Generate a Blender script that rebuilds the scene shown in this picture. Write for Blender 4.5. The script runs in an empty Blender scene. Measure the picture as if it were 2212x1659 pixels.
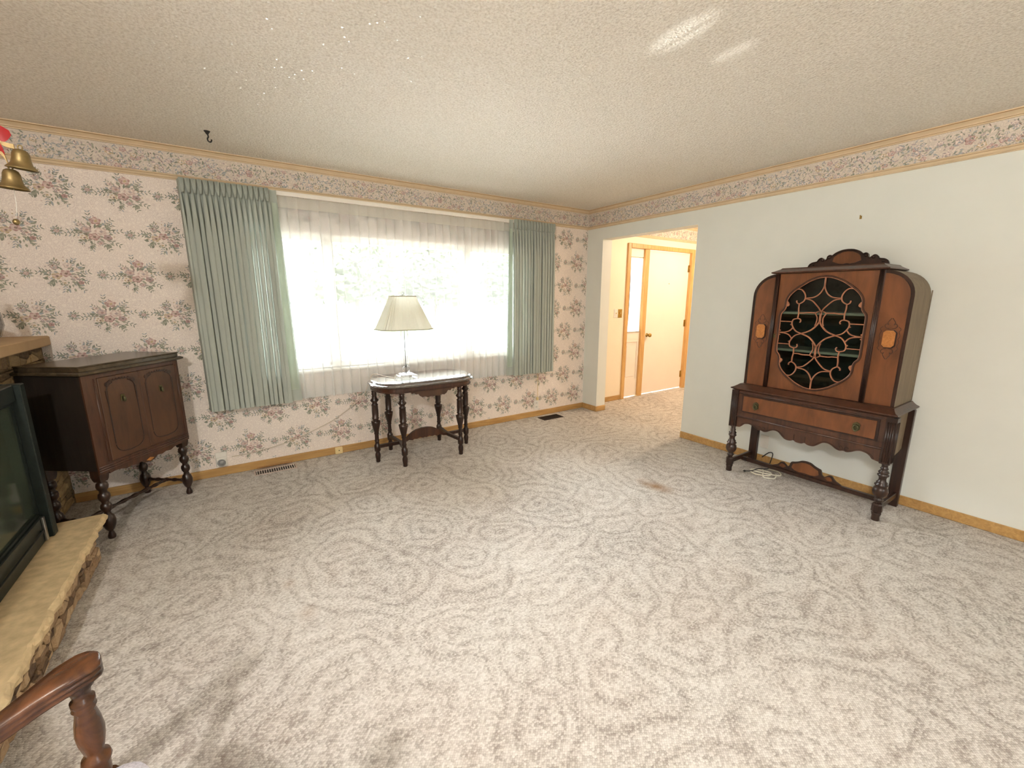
import bpy, math, random
from mathutils import Vector, Matrix
PI = math.pi
C = bpy.context.scene.collection
sc = bpy.context.scene

# ------------------------------------------------------------------ camera
FOC = 911.07
yaw, pitch, roll = -0.5901, -0.2005, 0.0012
cam_d = bpy.data.cameras.new('camera'); cam = bpy.data.objects.new('camera', cam_d); C.objects.link(cam)
cam_d.sensor_fit = 'HORIZONTAL'; cam_d.sensor_width = 36.0; cam_d.lens = FOC / 2212 * 36.0
cam_d.clip_start = 0.02
fw = Vector((-math.sin(yaw) * math.cos(pitch), math.cos(yaw) * math.cos(pitch), math.sin(pitch)))
rt = Vector((math.cos(yaw), math.sin(yaw), 0)); up = rt.cross(fw)
r2 = rt * math.cos(roll) + up * math.sin(roll); u2 = up * math.cos(roll) - rt * math.sin(roll)
mw = Matrix((r2, u2, -fw)).transposed().to_4x4(); mw.translation = (-3.7724, -3.9682, 1.4073)
cam.matrix_world = mw
sc.camera = cam

# ------------------------------------------------------------------ world, light, exposure
sc.view_settings.view_transform = 'Standard'; sc.view_settings.look = 'None'
sc.view_settings.gamma = 1.0; sc.view_settings.use_curve_mapping = False
sc.view_settings.exposure = 0.9
try:
    sc.cycles.use_denoising = True
    sc.cycles.transparent_max_bounces = 24
    sc.cycles.max_bounces = 10; sc.cycles.diffuse_bounces = 6
    sc.cycles.sample_clamp_indirect = 8.0
except Exception:
    pass
W = bpy.data.worlds.new('daylight'); sc.world = W; W.use_nodes = True
bg = W.node_tree.nodes['Background']
bg.inputs['Strength'].default_value = 1.0
wn = W.node_tree.nodes; wl_ = W.node_tree.links      # hazy daylight sky: bright overhead, dimmer at the horizon
w_tc = wn.new('ShaderNodeTexCoord'); w_sx = wn.new('ShaderNodeSeparateXYZ'); w_rp = wn.new('ShaderNodeValToRGB')
wl_.new(w_tc.outputs['Generated'], w_sx.inputs[0]); wl_.new(w_sx.outputs['Z'], w_rp.inputs['Fac'])
w_rp.color_ramp.elements[0].position = 0.0; w_rp.color_ramp.elements[0].color = (3.2, 3.6, 3.9, 1)
w_rp.color_ramp.elements[1].position = 0.45; w_rp.color_ramp.elements[1].color = (30, 31, 32, 1)
wl_.new(w_rp.outputs['Color'], bg.inputs['Color'])

def light(name, kind, loc, energy, color, size=0.1, size_y=None, rot=(0, 0, 0), portal=False):
    d = bpy.data.lights.new(name, kind); o = bpy.data.objects.new(name, d); C.objects.link(o)
    o.location = loc; o.rotation_euler = rot; d.energy = energy; d.color = color
    if kind == 'AREA':
        d.shape = 'RECTANGLE'; d.size = size; d.size_y = size_y or size
        if portal: d.cycles.is_portal = True
    else:
        d.shadow_soft_size = size
    return o
# daylight portals: the front window, and an unseen rear window added for fill
light('front_window_portal', 'AREA', (-2.32, 0.14, 1.36), 1, (1, 1, 1), 2.7, 1.14, (-PI / 2, 0, 0), True)
light('rear_window_portal', 'AREA', (-2.3, -6.86, 1.6), 1, (1, 1, 1), .8, .8, (PI / 2, 0, 0), True)
# the ceiling lamp of the room's rear half and the entry's warm ceiling lamp
light('room_ceiling_lamp', 'POINT', (-4.7, -4.5, 2.3), 90, (1.0, 0.98, 0.94), 0.05)
light('entry_ceiling_lamp', 'POINT', (1.75, -1.25, 2.25), 40, (1.0, 0.82, 0.63), 0.12)

# spot lamps added outside, throwing bright streaks through the window onto the ceiling
def glint(p, t, energy, ang):
    d = bpy.data.lights.new('car_glint', 'SPOT'); o = bpy.data.objects.new('car_glint', d); C.objects.link(o)
    o.location = p; o.rotation_euler = (Vector(t) - Vector(p)).to_track_quat('-Z', 'Y').to_euler()
    d.energy = energy; d.spot_size = math.radians(ang); d.spot_blend = 1.0; d.shadow_soft_size = .004; d.color = (1, .99, .97)
glint((-1.75, 3.2, -.40), (-2.14, -2.74, 2.44), 1700, 1.5)
glint((-1.62, 3.2, -.40), (-1.84, -2.79, 2.44), 1100, 1.0)

# ------------------------------------------------------------------ mesh helpers
class MB:
    def __init__(s): s.v = []; s.f = []; s.m = []; s.sm = []
    def quad(s, pts, mi=0, sm=False):
        b = len(s.v); s.v += [tuple(p) for p in pts]; s.f.append(tuple(range(b, b + len(pts)))); s.m.append(mi); s.sm.append(sm)
    def box(s, x0, x1, y0, y1, z0, z1, mi=0, bev=0.0):
        if bev > 0:
            b = min(bev, (x1 - x0) * .45, (y1 - y0) * .45, (z1 - z0) * .45)
            return s.bevbox(x0, x1, y0, y1, z0, z1, mi, b)
        b = len(s.v)
        s.v += [(x0, y0, z0), (x1, y0, z0), (x1, y1, z0), (x0, y1, z0), (x0, y0, z1), (x1, y0, z1), (x1, y1, z1), (x0, y1, z1)]
        for q in ((0, 3, 2, 1), (4, 5, 6, 7), (0, 1, 5, 4), (1, 2, 6, 5), (2, 3, 7, 6), (3, 0, 4, 7)):
            s.f.append(tuple(b + i for i in q)); s.m.append(mi); s.sm.append(False)
    def bevbox(s, x0, x1, y0, y1, z0, z1, mi, b):
        def ring(d): 
            return [(x0 + d, y0 + b if False else y0 + d), (x1 - d, y0 + d), (x1 - d, y1 - d), (x0 + d, y1 - d)]
        def oct_(d):
            X0, X1, Y0, Y1 = x0 + d, x1 - d, y0 + d, y1 - d; c = b if d == 0 else b * .35
            return [(X0 + c, Y0), (X1 - c, Y0), (X1, Y0 + c), (X1, Y1 - c), (X1 - c, Y1), (X0 + c, Y1), (X0, Y1 - c), (X0, Y0 + c)]
        s.loft([[(x, y, z) for x, y in oct_(d)] for d, z in ((b, z0), (0, z0 + b), (0, z1 - b), (b, z1))], mi, False)
    def loft(s, rings, mi=0, sm=True, caps=True, closed=True):
        n = len(rings[0]); b = len(s.v)
        for r in rings: s.v += [tuple(p) for p in r]
        for i in range(len(rings) - 1):
            for j in range(n if closed else n - 1):
                k = (j + 1) % n
                s.f.append((b + i * n + j, b + i * n + k, b + (i + 1) * n + k, b + (i + 1) * n + j)); s.m.append(mi); s.sm.append(sm)
        if caps and closed:
            s.f.append(tuple(b + j for j in reversed(range(n)))); s.m.append(mi); s.sm.append(False)
            e = b + (len(rings) - 1) * n
            s.f.append(tuple(e + j for j in range(n))); s.m.append(mi); s.sm.append(False)
    def lathe(s, prof, cx=0, cy=0, cz=0, seg=22, mi=0, sx=1, sy=1):
        s.loft([[(cx + r * sx * math.cos(2 * PI * j / seg), cy + r * sy * math.sin(2 * PI * j / seg), cz + z) for j in range(seg)] for r, z in prof], mi, True)
    def lathe_axis(s, prof, p0, d, seg=16, mi=0):
        d = Vector(d).normalized(); a = d.orthogonal().normalized(); c = d.cross(a); p0 = Vector(p0)
        s.loft([[p0 + d * t + a * (r * math.cos(2 * PI * j / seg)) + c * (r * math.sin(2 * PI * j / seg)) for j in range(seg)] for r, t in prof], mi, True)
    def tube(s, pts, r, seg=8, mi=0, caps=True, flat=None):
        pts = [Vector(p) for p in pts]; n = len(pts); rings = []; pa = None
        for i in range(n):
            t = (pts[min(i + 1, n - 1)] - pts[max(i - 1, 0)])
            t = t.normalized() if t.length > 1e-9 else Vector((0, 0, 1))
            a = t.orthogonal().normalized() if pa is None else (pa - t * pa.dot(t)).normalized()
            pa = a; c = t.cross(a); rr = r[i] if isinstance(r, (list, tuple)) else r
            rings.append([pts[i] + a * (rr * math.cos(2 * PI * j / seg)) + c * (rr * math.sin(2 * PI * j / seg)) for j in range(seg)])
        s.loft(rings, mi, True, caps)
    def prism(s, poly, a0, a1, axis='y', mi=0, side=None, back=None):
        # poly of 2d points; axis y: (x,z); axis z: (x,y); axis x: (y,z)
        def P(p, a):
            return {'y': (p[0], a, p[1]), 'z': (p[0], p[1], a), 'x': (a, p[0], p[1])}[axis]
        n = len(poly); b = len(s.v)
        s.v += [P(p, a0) for p in poly] + [P(p, a1) for p in poly]
        s.f.append(tuple(range(b, b + n))); s.m.append(mi); s.sm.append(False)
        s.f.append(tuple(reversed(range(b + n, b + 2 * n)))); s.m.append(mi if back is None else back); s.sm.append(False)
        for i in range(n):
            k = (i + 1) % n
            s.f.append((b + i, b + n + i, b + n + k, b + k)); s.m.append(mi if side is None else side); s.sm.append(False)
    def ribbon(s, pts, w, a0, a1, mi=0, ws=None):
        # flat bar following 2d (x,z) points, extruded in y from a0 (front) to a1
        L = []; R = []; n = len(pts)
        for i in range(n):
            p = Vector(pts[i]); t = Vector(pts[min(i + 1, n - 1)]) - Vector(pts[max(i - 1, 0)])
            t = t.normalized() if t.length > 1e-9 else Vector((1, 0)); nn = Vector((-t.y, t.x)) * ((ws[i] if ws else w) / 2)
            L.append(p + nn); R.append(p - nn)
        am = a0 + (a1 - a0) * .35
        rings = []
        for i in range(n):
            m = (L[i] + R[i]) / 2; l2 = m + (L[i] - m) * .55; r3 = m + (R[i] - m) * .55
            rings.append([(L[i].x, a1, L[i].y), (L[i].x, am, L[i].y), (l2.x, a0, l2.y), (r3.x, a0, r3.y), (R[i].x, am, R[i].y), (R[i].x, a1, R[i].y)])
        s.loft(rings, mi, False)
    def sphere(s, c, r, mi=0, seg=16, rings=10, sz=1.0):
        s.lathe([(max(r * math.sin(PI * i / rings), 1e-4), -r * sz * math.cos(PI * i / rings)) for i in range(rings + 1)], c[0], c[1], c[2], seg, mi)
    def grid(s, fn, nu, nv, mi=0, sm=True, mfn=None):
        b = len(s.v)
        for j in range(nv + 1):
            for i in range(nu + 1): s.v.append(tuple(fn(i / nu, j / nv)))
        for j in range(nv):
            for i in range(nu):
                a = b + j * (nu + 1) + i
                s.f.append((a, a + 1, a + nu + 2, a + nu + 1)); s.m.append(mfn((i + .5) / nu, (j + .5) / nv) if mfn else mi); s.sm.append(sm)

def link(name, mb, mats, parent=None, label=None, smooth_angle=None):
    me = bpy.data.meshes.new(name); me.from_pydata(mb.v, [], mb.f); me.update()
    if not isinstance(mats, (list, tuple)): mats = [mats]
    for m in mats: me.materials.append(m)
    me.polygons.foreach_set('material_index', mb.m); me.polygons.foreach_set('use_smooth', mb.sm); me.update()
    o = bpy.data.objects.new(name, me); C.objects.link(o)
    if parent: o.parent = parent
    if label: o['label'] = label
    return o
def tag(o, label, cat, group=None):
    o['label'] = label; o['category'] = cat
    if group: o['group'] = group
    return o
def thing(name, label, cat, loc=(0, 0, 0), rotz=0, group=None):
    o = bpy.data.objects.new(name, None); C.objects.link(o); o.empty_display_size = .1
    o.location = loc; o.rotation_euler = (0, 0, rotz)
    return tag(o, label, cat, group)
def struct(name, mb, mats, parent=None):
    o = link(name, mb, mats, parent)
    if not parent: o['kind'] = 'structure'
    return o
def dup(o, parent=None):
    c = o.copy(); C.objects.link(c)
    if parent: c.parent = parent
    return c
def smooth_pts(pts, n=6):
    out = []
    P = [Vector(p) for p in pts]
    for i in range(len(P) - 1):
        p0 = P[max(i - 1, 0)]; p1 = P[i]; p2 = P[i + 1]; p3 = P[min(i + 2, len(P) - 1)]
        for k in range(n):
            t = k / n
            out.append(0.5 * ((2 * p1) + (p2 - p0) * t + (2 * p0 - 5 * p1 + 4 * p2 - p3) * t * t + (3 * p1 - p0 - 3 * p2 + p3) * t ** 3))
    out.append(P[-1]); return out
def arc(cx, cz, r, a0, a1, n=12):
    return [(cx + r * math.cos(math.radians(a0 + (a1 - a0) * i / n)), cz + r * math.sin(math.radians(a0 + (a1 - a0) * i / n))) for i in range(n + 1)]

# ------------------------------------------------------------------ material helpers
def lin(c): return tuple(((x / 255) / 12.92 if x / 255 <= .04045 else ((x / 255 + .055) / 1.055) ** 2.4) for x in c) + (1,)
def base(name, col, rough=.6, metal=0.0, spec=.5):
    m = bpy.data.materials.new(name); m.use_nodes = True; p = m.node_tree.nodes['Principled BSDF']
    p.inputs['Base Color'].default_value = col; p.inputs['Roughness'].default_value = rough; p.inputs['Metallic'].default_value = metal
    p.inputs['Specular IOR Level'].default_value = spec
    return m, m.node_tree, p
class NT:
    def __init__(s, nt): s.t = nt; s.n = nt.nodes; s.l = nt.links
    def add(s, typ, **kw):
        n = s.n.new(typ)
        for k, v in kw.items(): setattr(n, k, v)
        return n
    def coord(s, scale=(1, 1, 1), rot=(0, 0, 0)):
        t = s.add('ShaderNodeTexCoord'); m = s.add('ShaderNodeMapping')
        m.inputs['Scale'].default_value = scale; m.inputs['Rotation'].default_value = rot
        s.l.new(t.outputs['Object'], m.inputs['Vector']); return m.outputs['Vector']
    def noise(s, vec, scale, detail=3, rough=.5, dist=0):
        n = s.add('ShaderNodeTexNoise'); n.inputs['Scale'].default_value = scale; n.inputs['Detail'].default_value = detail
        n.inputs['Roughness'].default_value = rough; n.inputs['Distortion'].default_value = dist
        s.l.new(vec, n.inputs['Vector']); return n
    def ramp(s, fac, stops):
        r = s.add('ShaderNodeValToRGB'); e = r.color_ramp.elements
        while len(e) < len(stops): e.new(.5)
        for el, (p, c) in zip(e, stops): el.position = p; el.color = c
        s.l.new(fac, r.inputs['Fac']); return r.outputs['Color']
    def math(s, op, a, b=None, c=None, clamp=False):
        n = s.add('ShaderNodeMath', operation=op); n.use_clamp = clamp
        for i, x in enumerate((a, b, c)):
            if x is None: continue
            if hasattr(x, 'links'): s.l.new(x, n.inputs[i])
            else: n.inputs[i].default_value = x
        return n.outputs[0]
    def mix(s, fac, a, b, mode='MIX'):
        n = s.add('ShaderNodeMix', data_type='RGBA', blend_type=mode)
        for x, i in ((fac, 0), (a, 6), (b, 7)):
            if hasattr(x, 'links'): s.l.new(x, n.inputs[i])
            else: n.inputs[i].default_value = x
        return n.outputs[2]
    def bump(s, h, p, strength=.3, dist=.01):
        b = s.add('ShaderNodeBump'); b.inputs['Strength'].default_value = strength; b.inputs['Distance'].default_value = dist
        s.l.new(h, b.inputs['Height']); s.l.new(b.outputs['Normal'], p.inputs['Normal']); return b
    def to(s, out, p, name): s.l.new(out, p.inputs[name])

def wood(name, dark, light, rough=.35, scale=(3, 3, .35), freq=9, spec=.5, bump=.05):
    m, nt, p = base(name, light, rough, 0, spec); N = NT(nt)
    v = N.coord(scale); a = N.noise(v, freq, 6, .6, 1.2); b = N.noise(N.coord((1, 1, 1)), 2.3, 2)
    f = N.math('ADD', N.math('MULTIPLY', a.outputs['Fac'], .75), N.math('MULTIPLY', b.outputs['Fac'], .25))
    N.to(N.ramp(f, [(.36, dark), (.64, light)]), p, 'Base Color')
    N.bump(a.outputs['Fac'], p, bump, .002)
    return m
def plain(name, col, rough=.6, metal=0, var=.06, scale=30, bump=0.0, spec=.5):
    m, nt, p = base(name, col, rough, metal, spec); N = NT(nt)
    n = N.noise(N.coord(), scale, 3)
    d = tuple(c * (1 - var) for c in col[:3]) + (1,); l = tuple(min(c * (1 + var), 1) for c in col[:3]) + (1,)
    N.to(N.ramp(n.outputs['Fac'], [(.3, d), (.7, l)]), p, 'Base Color')
    if bump: N.bump(n.outputs['Fac'], p, bump, .003)
    return m
def glassy(name, tint=(1, 1, 1, 1), refl=1.0, rough=0.0):
    # thin clear pane: transparent with fresnel reflection
    m = bpy.data.materials.new(name); m.use_nodes = True; nt = m.node_tree; N = NT(nt); nt.nodes.clear()
    o = N.add('ShaderNodeOutputMaterial'); t = N.add('ShaderNodeBsdfTransparent'); g = N.add('ShaderNodeBsdfGlossy'); x = N.add('ShaderNodeMixShader')
    f = N.add('ShaderNodeFresnel'); f.inputs['IOR'].default_value = 1.5
    t.inputs['Color'].default_value = tint; g.inputs['Roughness'].default_value = rough
    nt.links.new(N.math('MULTIPLY', f.outputs[0], refl), x.inputs[0]); nt.links.new(t.outputs[0], x.inputs[1]); nt.links.new(g.outputs[0], x.inputs[2])
    nt.links.new(x.outputs[0], o.inputs[0]); return m
def cloth(name, col, transl=.3, transp=0.0, weave=900, streak=0.0):
    m = bpy.data.materials.new(name); m.use_nodes = True; nt = m.node_tree; N = NT(nt); nt.nodes.clear()
    o = N.add('ShaderNodeOutputMaterial'); d = N.add('ShaderNodeBsdfDiffuse'); t = N.add('ShaderNodeBsdfTranslucent'); x = N.add('ShaderNodeMixShader')
    n = N.noise(N.coord((1, 1, 1)), weave, 2)
    c = N.ramp(n.outputs['Fac'], [(.3, tuple(k * .9 for k in col[:3]) + (1,)), (.7, tuple(min(1, k * 1.06) for k in col[:3]) + (1,))])
    nt.links.new(c, d.inputs['Color']); nt.links.new(c, t.inputs['Color']); x.inputs[0].default_value = transl
    nt.links.new(d.outputs[0], x.inputs[1]); nt.links.new(t.outputs[0], x.inputs[2]); out = x.outputs[0]
    if transp > 0:
        tr = N.add('ShaderNodeBsdfTransparent'); y = N.add('ShaderNodeMixShader'); y.inputs[0].default_value = transp
        nt.links.new(out, y.inputs[1]); nt.links.new(tr.outputs[0], y.inputs[2]); out = y.outputs[0]
    nt.links.new(out, o.inputs[0]); return m

M = {}
M['walnut'] = wood('dark_walnut', (.012, .006, .004, 1), (.045, .018, .010, 1), .3)
M['walnut_mid'] = wood('brown_walnut', (.034, .014, .008, 1), (.085, .034, .017, 1), .33)
M['veneer'] = wood('orange_veneer', (.09, .031, .010, 1), (.19, .066, .022, 1), .36, (2, 2, .5), 5)
M['door_veneer'] = wood('brown_door_veneer', (.045, .019, .009, 1), (.095, .041, .018, 1), .38, (2, 2, .5), 5)
M['burl'] = wood('burl_inlay', (.30, .11, .025, 1), (.46, .19, .05, 1), .35, (8, 8, 8), 6)
M['fret'] = wood('fretwork_wood', (.26, .10, .05, 1), (.42, .18, .09, 1), .4)
M['tan_side'] = wood('unfinished_side', (.15, .105, .06, 1), (.22, .16, .095, 1), .6)
M['black_side'] = wood('blackened_side', (.008, .006, .005, 1), (.02, .014, .010, 1), .5)
M['cab_inside'] = plain('dark_lining', (.016, .022, .02, 1), .6)
M['shelf'] = plain('pale_shelf_edge', (.46, .48, .42, 1), .4)
M['pine'] = wood('golden_pine', (.36, .20, .065, 1), (.54, .33, .12, 1), .42, (.5, 6, 6), 6)
M['pine_v'] = wood('golden_pine_upright', (.52, .28, .09, 1), (.70, .44, .17, 1), .42, (6, 6, .5), 6)
M['chair_wood'] = wood('chestnut_gloss', (.038, .014, .006, 1), (.125, .047, .017, 1), .27, (3, 3, 3), 4)
M['brass'] = plain('aged_brass', (.42, .28, .08, 1), .32, 1.0, .15)
M['old_brass'] = plain('green_brass', (.12, .11, .055, 1), .42, .9, .25, 120)
M['gold'] = plain('gold_bell', (.25, .18, .075, 1), .42, .8, .15)
M['chrome'] = plain('satin_steel', (.55, .55, .55, 1), .3, 1.0)
M['iron'] = plain('black_iron', (.02, .018, .016, 1), .5, .3)
M['screen_metal'] = plain('green_black_metal', (.022, .030, .026, 1), .42, .5, .15)
M['white_plastic'] = plain('white_plastic', lin((228, 224, 215)), .4, 0, .02)
M['ivory'] = plain('ivory_plastic', lin((226, 204, 150)), .4, 0, .03)
M['white_paint'] = plain('white_trim_paint', lin((238, 232, 222)), .45, 0, .02)
M['door_paint'] = plain('door_paint', lin((240, 229, 216)), .5, 0, .015, 4)
M['crown'] = plain('cream_moulding', lin((214, 192, 158)), .45, 0, .05, 12)
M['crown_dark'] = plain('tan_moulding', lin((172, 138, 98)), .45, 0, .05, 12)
M['curtain'] = cloth('sage_green_cloth', lin((184, 191, 182)), .18)
M['lining'] = cloth('pale_lining', lin((205, 215, 200)), .35)  # paler colour stands for window light coming through the lining
M['sheer'] = cloth('sheer_voile', (.88, .89, .87, 1), .09, .55, 400)
M['sheer_head'] = cloth('sheer_heading', (.86, .84, .78, 1), .5, .18, 400)
M['shade'] = cloth('lampshade_linen', lin((224, 221, 206)), .35)
M['glass'] = glassy('clear_glass', (.97, .985, .98, 1))
M['crystal'] = glassy('crystal_glass', (.975, .985, .985, 1), .7)
M['dark_glass'] = glassy('smoky_glass', (.55, .62, .56, 1), 1.3, .05)
def hazy(name, tint, film, amount):
    m = glassy(name, tint, 1.5, .12); nt = m.node_tree; N = NT(nt); out = nt.nodes['Material Output']; src = out.inputs[0].links[0].from_socket
    d = N.add('ShaderNodeBsdfDiffuse'); d.inputs['Color'].default_value = film; x = N.add('ShaderNodeMixShader')
    n = N.noise(N.coord((1, 1, 1)), 3.5, 3); nt.links.new(N.math('MULTIPLY', n.outputs['Fac'], amount * 2), x.inputs[0])
    nt.links.new(src, x.inputs[1]); nt.links.new(d.outputs[0], x.inputs[2]); nt.links.new(x.outputs[0], out.inputs[0]); return m
M['dark_glass'] = hazy('sooty_glass', (.66, .72, .64, 1), (.11, .14, .10, 1), .3)  # greenish diffuse film mixed over the glass
M['cab_glass'] = glassy('cabinet_glass', (.75, .8, .76, 1), .8)
M['red'] = plain('red_ribbon', (.32, .004, .006, 1), .5)
M['seat_cloth'] = plain('lavender_white_cloth', lin((205, 198, 205)), .8, 0, .25, 220)
M['paper'] = plain('crumpled_white_paper', lin((225, 225, 215)), .7, 0, .08, 14, .6)

# ------------------------------------------------------------------ surfaces
def mat_carpet():
    m, nt, p = base('berber_carpet', (.6, .55, .48, 1), .95, 0, .1); N = NT(nt)
    co = N.coord()
    warp = N.noise(co, 2.1, 2); wv = N.add('ShaderNodeVectorMath', operation='SCALE'); wv.inputs['Scale'].default_value = .42
    sub = N.add('ShaderNodeVectorMath', operation='SUBTRACT'); nt.links.new(warp.outputs['Color'], sub.inputs[0]); sub.inputs[1].default_value = (.5, .5, .5)
    nt.links.new(sub.outputs[0], wv.inputs[0])
    ad = N.add('ShaderNodeVectorMath', operation='ADD'); nt.links.new(co, ad.inputs[0]); nt.links.new(wv.outputs[0], ad.inputs[1])
    # paisley swirls: warped rings around scattered centres, with thin darker contour lines
    vo = N.add('ShaderNodeTexVoronoi', voronoi_dimensions='2D', feature='SMOOTH_F1'); vo.inputs['Scale'].default_value = 2.7; vo.inputs['Smoothness'].default_value = .35
    nt.links.new(ad.outputs[0], vo.inputs['Vector'])
    rings = N.math('SINE', N.math('MULTIPLY', vo.outputs['Distance'], 30.0))
    thin = N.math('POWER', N.math('ABSOLUTE', N.math('SINE', N.math('MULTIPLY', vo.outputs['Distance'], 30.0))), 6.0)
    low = N.noise(co, 1.3, 2); grain = N.noise(co, 16, 4, .65)
    cl = N.coord((1.0, 1.25, 1), (0, 0, math.radians(38)))
    lo = N.add('ShaderNodeTexVoronoi', voronoi_dimensions='2D'); lo.inputs['Scale'].default_value = 118; lo.inputs['Randomness'].default_value = .5
    nt.links.new(cl, lo.inputs['Vector'])
    sep = N.add('ShaderNodeSeparateColor'); nt.links.new(lo.outputs['Color'], sep.inputs[0])
    k = N.math('ADD', N.math('MULTIPLY', rings, .085), N.math('MULTIPLY', thin, .055))
    k = N.math('ADD', k, N.math('MULTIPLY', N.math('SUBTRACT', low.outputs['Fac'], .5), .45))
    k = N.math('ADD', k, N.math('MULTIPLY', N.math('SUBTRACT', grain.outputs['Fac'], .5), .55))
    k = N.math('ADD', k, N.math('MULTIPLY', N.math('SUBTRACT', sep.outputs[0], .5), .42))
    k = N.math('ADD', k, N.math('MULTIPLY', lo.outputs['Distance'], .34))  # shade in the gaps between loops, put into the colour
    k = N.math('ADD', k, .30)
    col = N.ramp(k, [(.08, lin((220, 217, 211))), (.40, lin((196, 192, 185))), (.64, lin((164, 158, 151))), (.95, lin((122, 114, 108)))])
    col = N.mix(N.math('MULTIPLY', N.noise(co, 2.2, 1).outputs['Fac'], .22), col, lin((206, 184, 168)))
    # a few tan spills of their own shape
    for (sx, sy, rx, ry, st) in ((-1.17, -2.08, .11, .17, .85), (-3.6, -1.8, .07, .07, .3), (-3.61, -2.07, .08, .07, .3)):
        mp = N.add('ShaderNodeMapping'); nt.links.new(ad.outputs[0], mp.inputs['Vector'])
        mp.inputs['Location'].default_value = (-sx / rx, -sy / ry, 0); mp.inputs['Scale'].default_value = (1 / rx, 1 / ry, 0)
        ln = N.add('ShaderNodeVectorMath', operation='LENGTH'); nt.links.new(mp.outputs[0], ln.inputs[0])
        f = N.math('MULTIPLY', N.math('SUBTRACT', 1.0, ln.outputs['Value'], clamp=True), st)
        col = N.mix(f, col, lin((146, 110, 72)))
    N.to(col, p, 'Base Color')
    h = N.math('SUBTRACT', 1, lo.outputs['Distance'])
    N.bump(h, p, .55, .004)
    return m
M['carpet'] = mat_carpet()
def mat_ceiling():
    m, nt, p = base('popcorn_ceiling', lin((222, 214, 196)), .9, 0, .2); N = NT(nt)
    co = N.coord()
    a = N.noise(co, 95, 3, .6); vo = N.add('ShaderNodeTexVoronoi'); vo.inputs['Scale'].default_value = 75; nt.links.new(co, vo.inputs['Vector'])
    h = N.math('ADD', a.outputs['Fac'], N.math('MULTIPLY', N.math('SUBTRACT', 1, vo.outputs['Distance']), .5))
    N.to(N.ramp(a.outputs['Fac'], [(.32, lin((226, 217, 203))), (.55, lin((246, 239, 227))), (.8, lin((252, 247, 238)))]), p, 'Base Color')
    N.bump(h, p, .8, .012)
    # glitter flecks: rare cells that are tiny tilted mirrors
    gl = N.add('ShaderNodeTexVoronoi'); gl.inputs['Scale'].default_value = 48; nt.links.new(co, gl.inputs['Vector'])
    sp = N.add('ShaderNodeSeparateColor'); nt.links.new(gl.outputs['Color'], sp.inputs[0])
    rare = N.math('MULTIPLY', N.math('GREATER_THAN', sp.outputs[0], .72), N.math('LESS_THAN', gl.outputs['Distance'], .17))
    g = N.add('ShaderNodeBsdfGlossy'); g.inputs['Roughness'].default_value = .3; g.inputs['Color'].default_value = (1, .97, .9, 1)
    nm = N.add('ShaderNodeVectorMath', operation='SUBTRACT'); nt.links.new(gl.outputs['Color'], nm.inputs[0]); nm.inputs[1].default_value = (.5, .5, 1.35)
    nn = N.add('ShaderNodeVectorMath', operation='NORMALIZE'); nt.links.new(nm.outputs[0], nn.inputs[0]); nt.links.new(nn.outputs[0], g.inputs['Normal'])
    x = N.add('ShaderNodeMixShader'); nt.links.new(rare, x.inputs[0]); nt.links.new(p.outputs[0], x.inputs[1]); nt.links.new(g.outputs[0], x.inputs[2])
    nt.links.new(x.outputs[0], nt.nodes['Material Output'].inputs[0])
    return m
M['ceiling'] = mat_ceiling()
def mat_paper_ground(name, c1, c2, c3):
    m, nt, p = base(name, c1, .7, 0, .25); N = NT(nt); co = N.coord()
    v = N.add('ShaderNodeTexVoronoi', feature='DISTANCE_TO_EDGE'); v.inputs['Scale'].default_value = 42; nt.links.new(co, v.inputs['Vector'])
    n = N.noise(co, 120, 2); big = N.noise(co, 5, 2)
    f = N.math('ADD', N.math('MULTIPLY', v.outputs['Distance'], 1.6), N.math('MULTIPLY', n.outputs['Fac'], .45))
    a = N.ramp(f, [(.25, c1), (.42, c3), (.62, c1)])
    N.to(N.mix(N.math('MULTIPLY', big.outputs['Fac'], .5), a, c2), p, 'Base Color'); return m
M['paper_ground'] = mat_paper_ground('wallpaper_ground', lin((242, 232, 222)), lin((240, 226, 213)), lin((218, 205, 198)))
M['frieze_ground'] = mat_paper_ground('frieze_ground', lin((226, 215, 201)), lin((220, 208, 194)), lin((200, 188, 176)))
M['wall_paint'] = plain('grey_white_wall_paint', lin((224, 226, 219)), .55, 0, .012, 6, .05)
M['wall_entry'] = plain('cream_entry_paint', lin((240, 226, 202)), .55, 0, .012, 6, .05)
PAL = [plain('print_%s' % n, lin(c), .7, 0, .12, 60, 0, .2) for n, c in (
    ('sage', (168, 166, 148)), ('grey_green', (144, 146, 130)), ('rose', (186, 152, 145)), ('dusty_pink', (212, 190, 180)), ('mauve', (184, 168, 165)),
    ('ochre', (196, 176, 142)), ('pale_petal', (230, 216, 205)), ('slate_blue', (168, 171, 172)), ('umber', (146, 126, 115)))]
SAGE, GGREEN, ROSE, PINK, MAUVE, OCHRE, PALE, SLATE, UMBER = range(1, 10)

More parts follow.
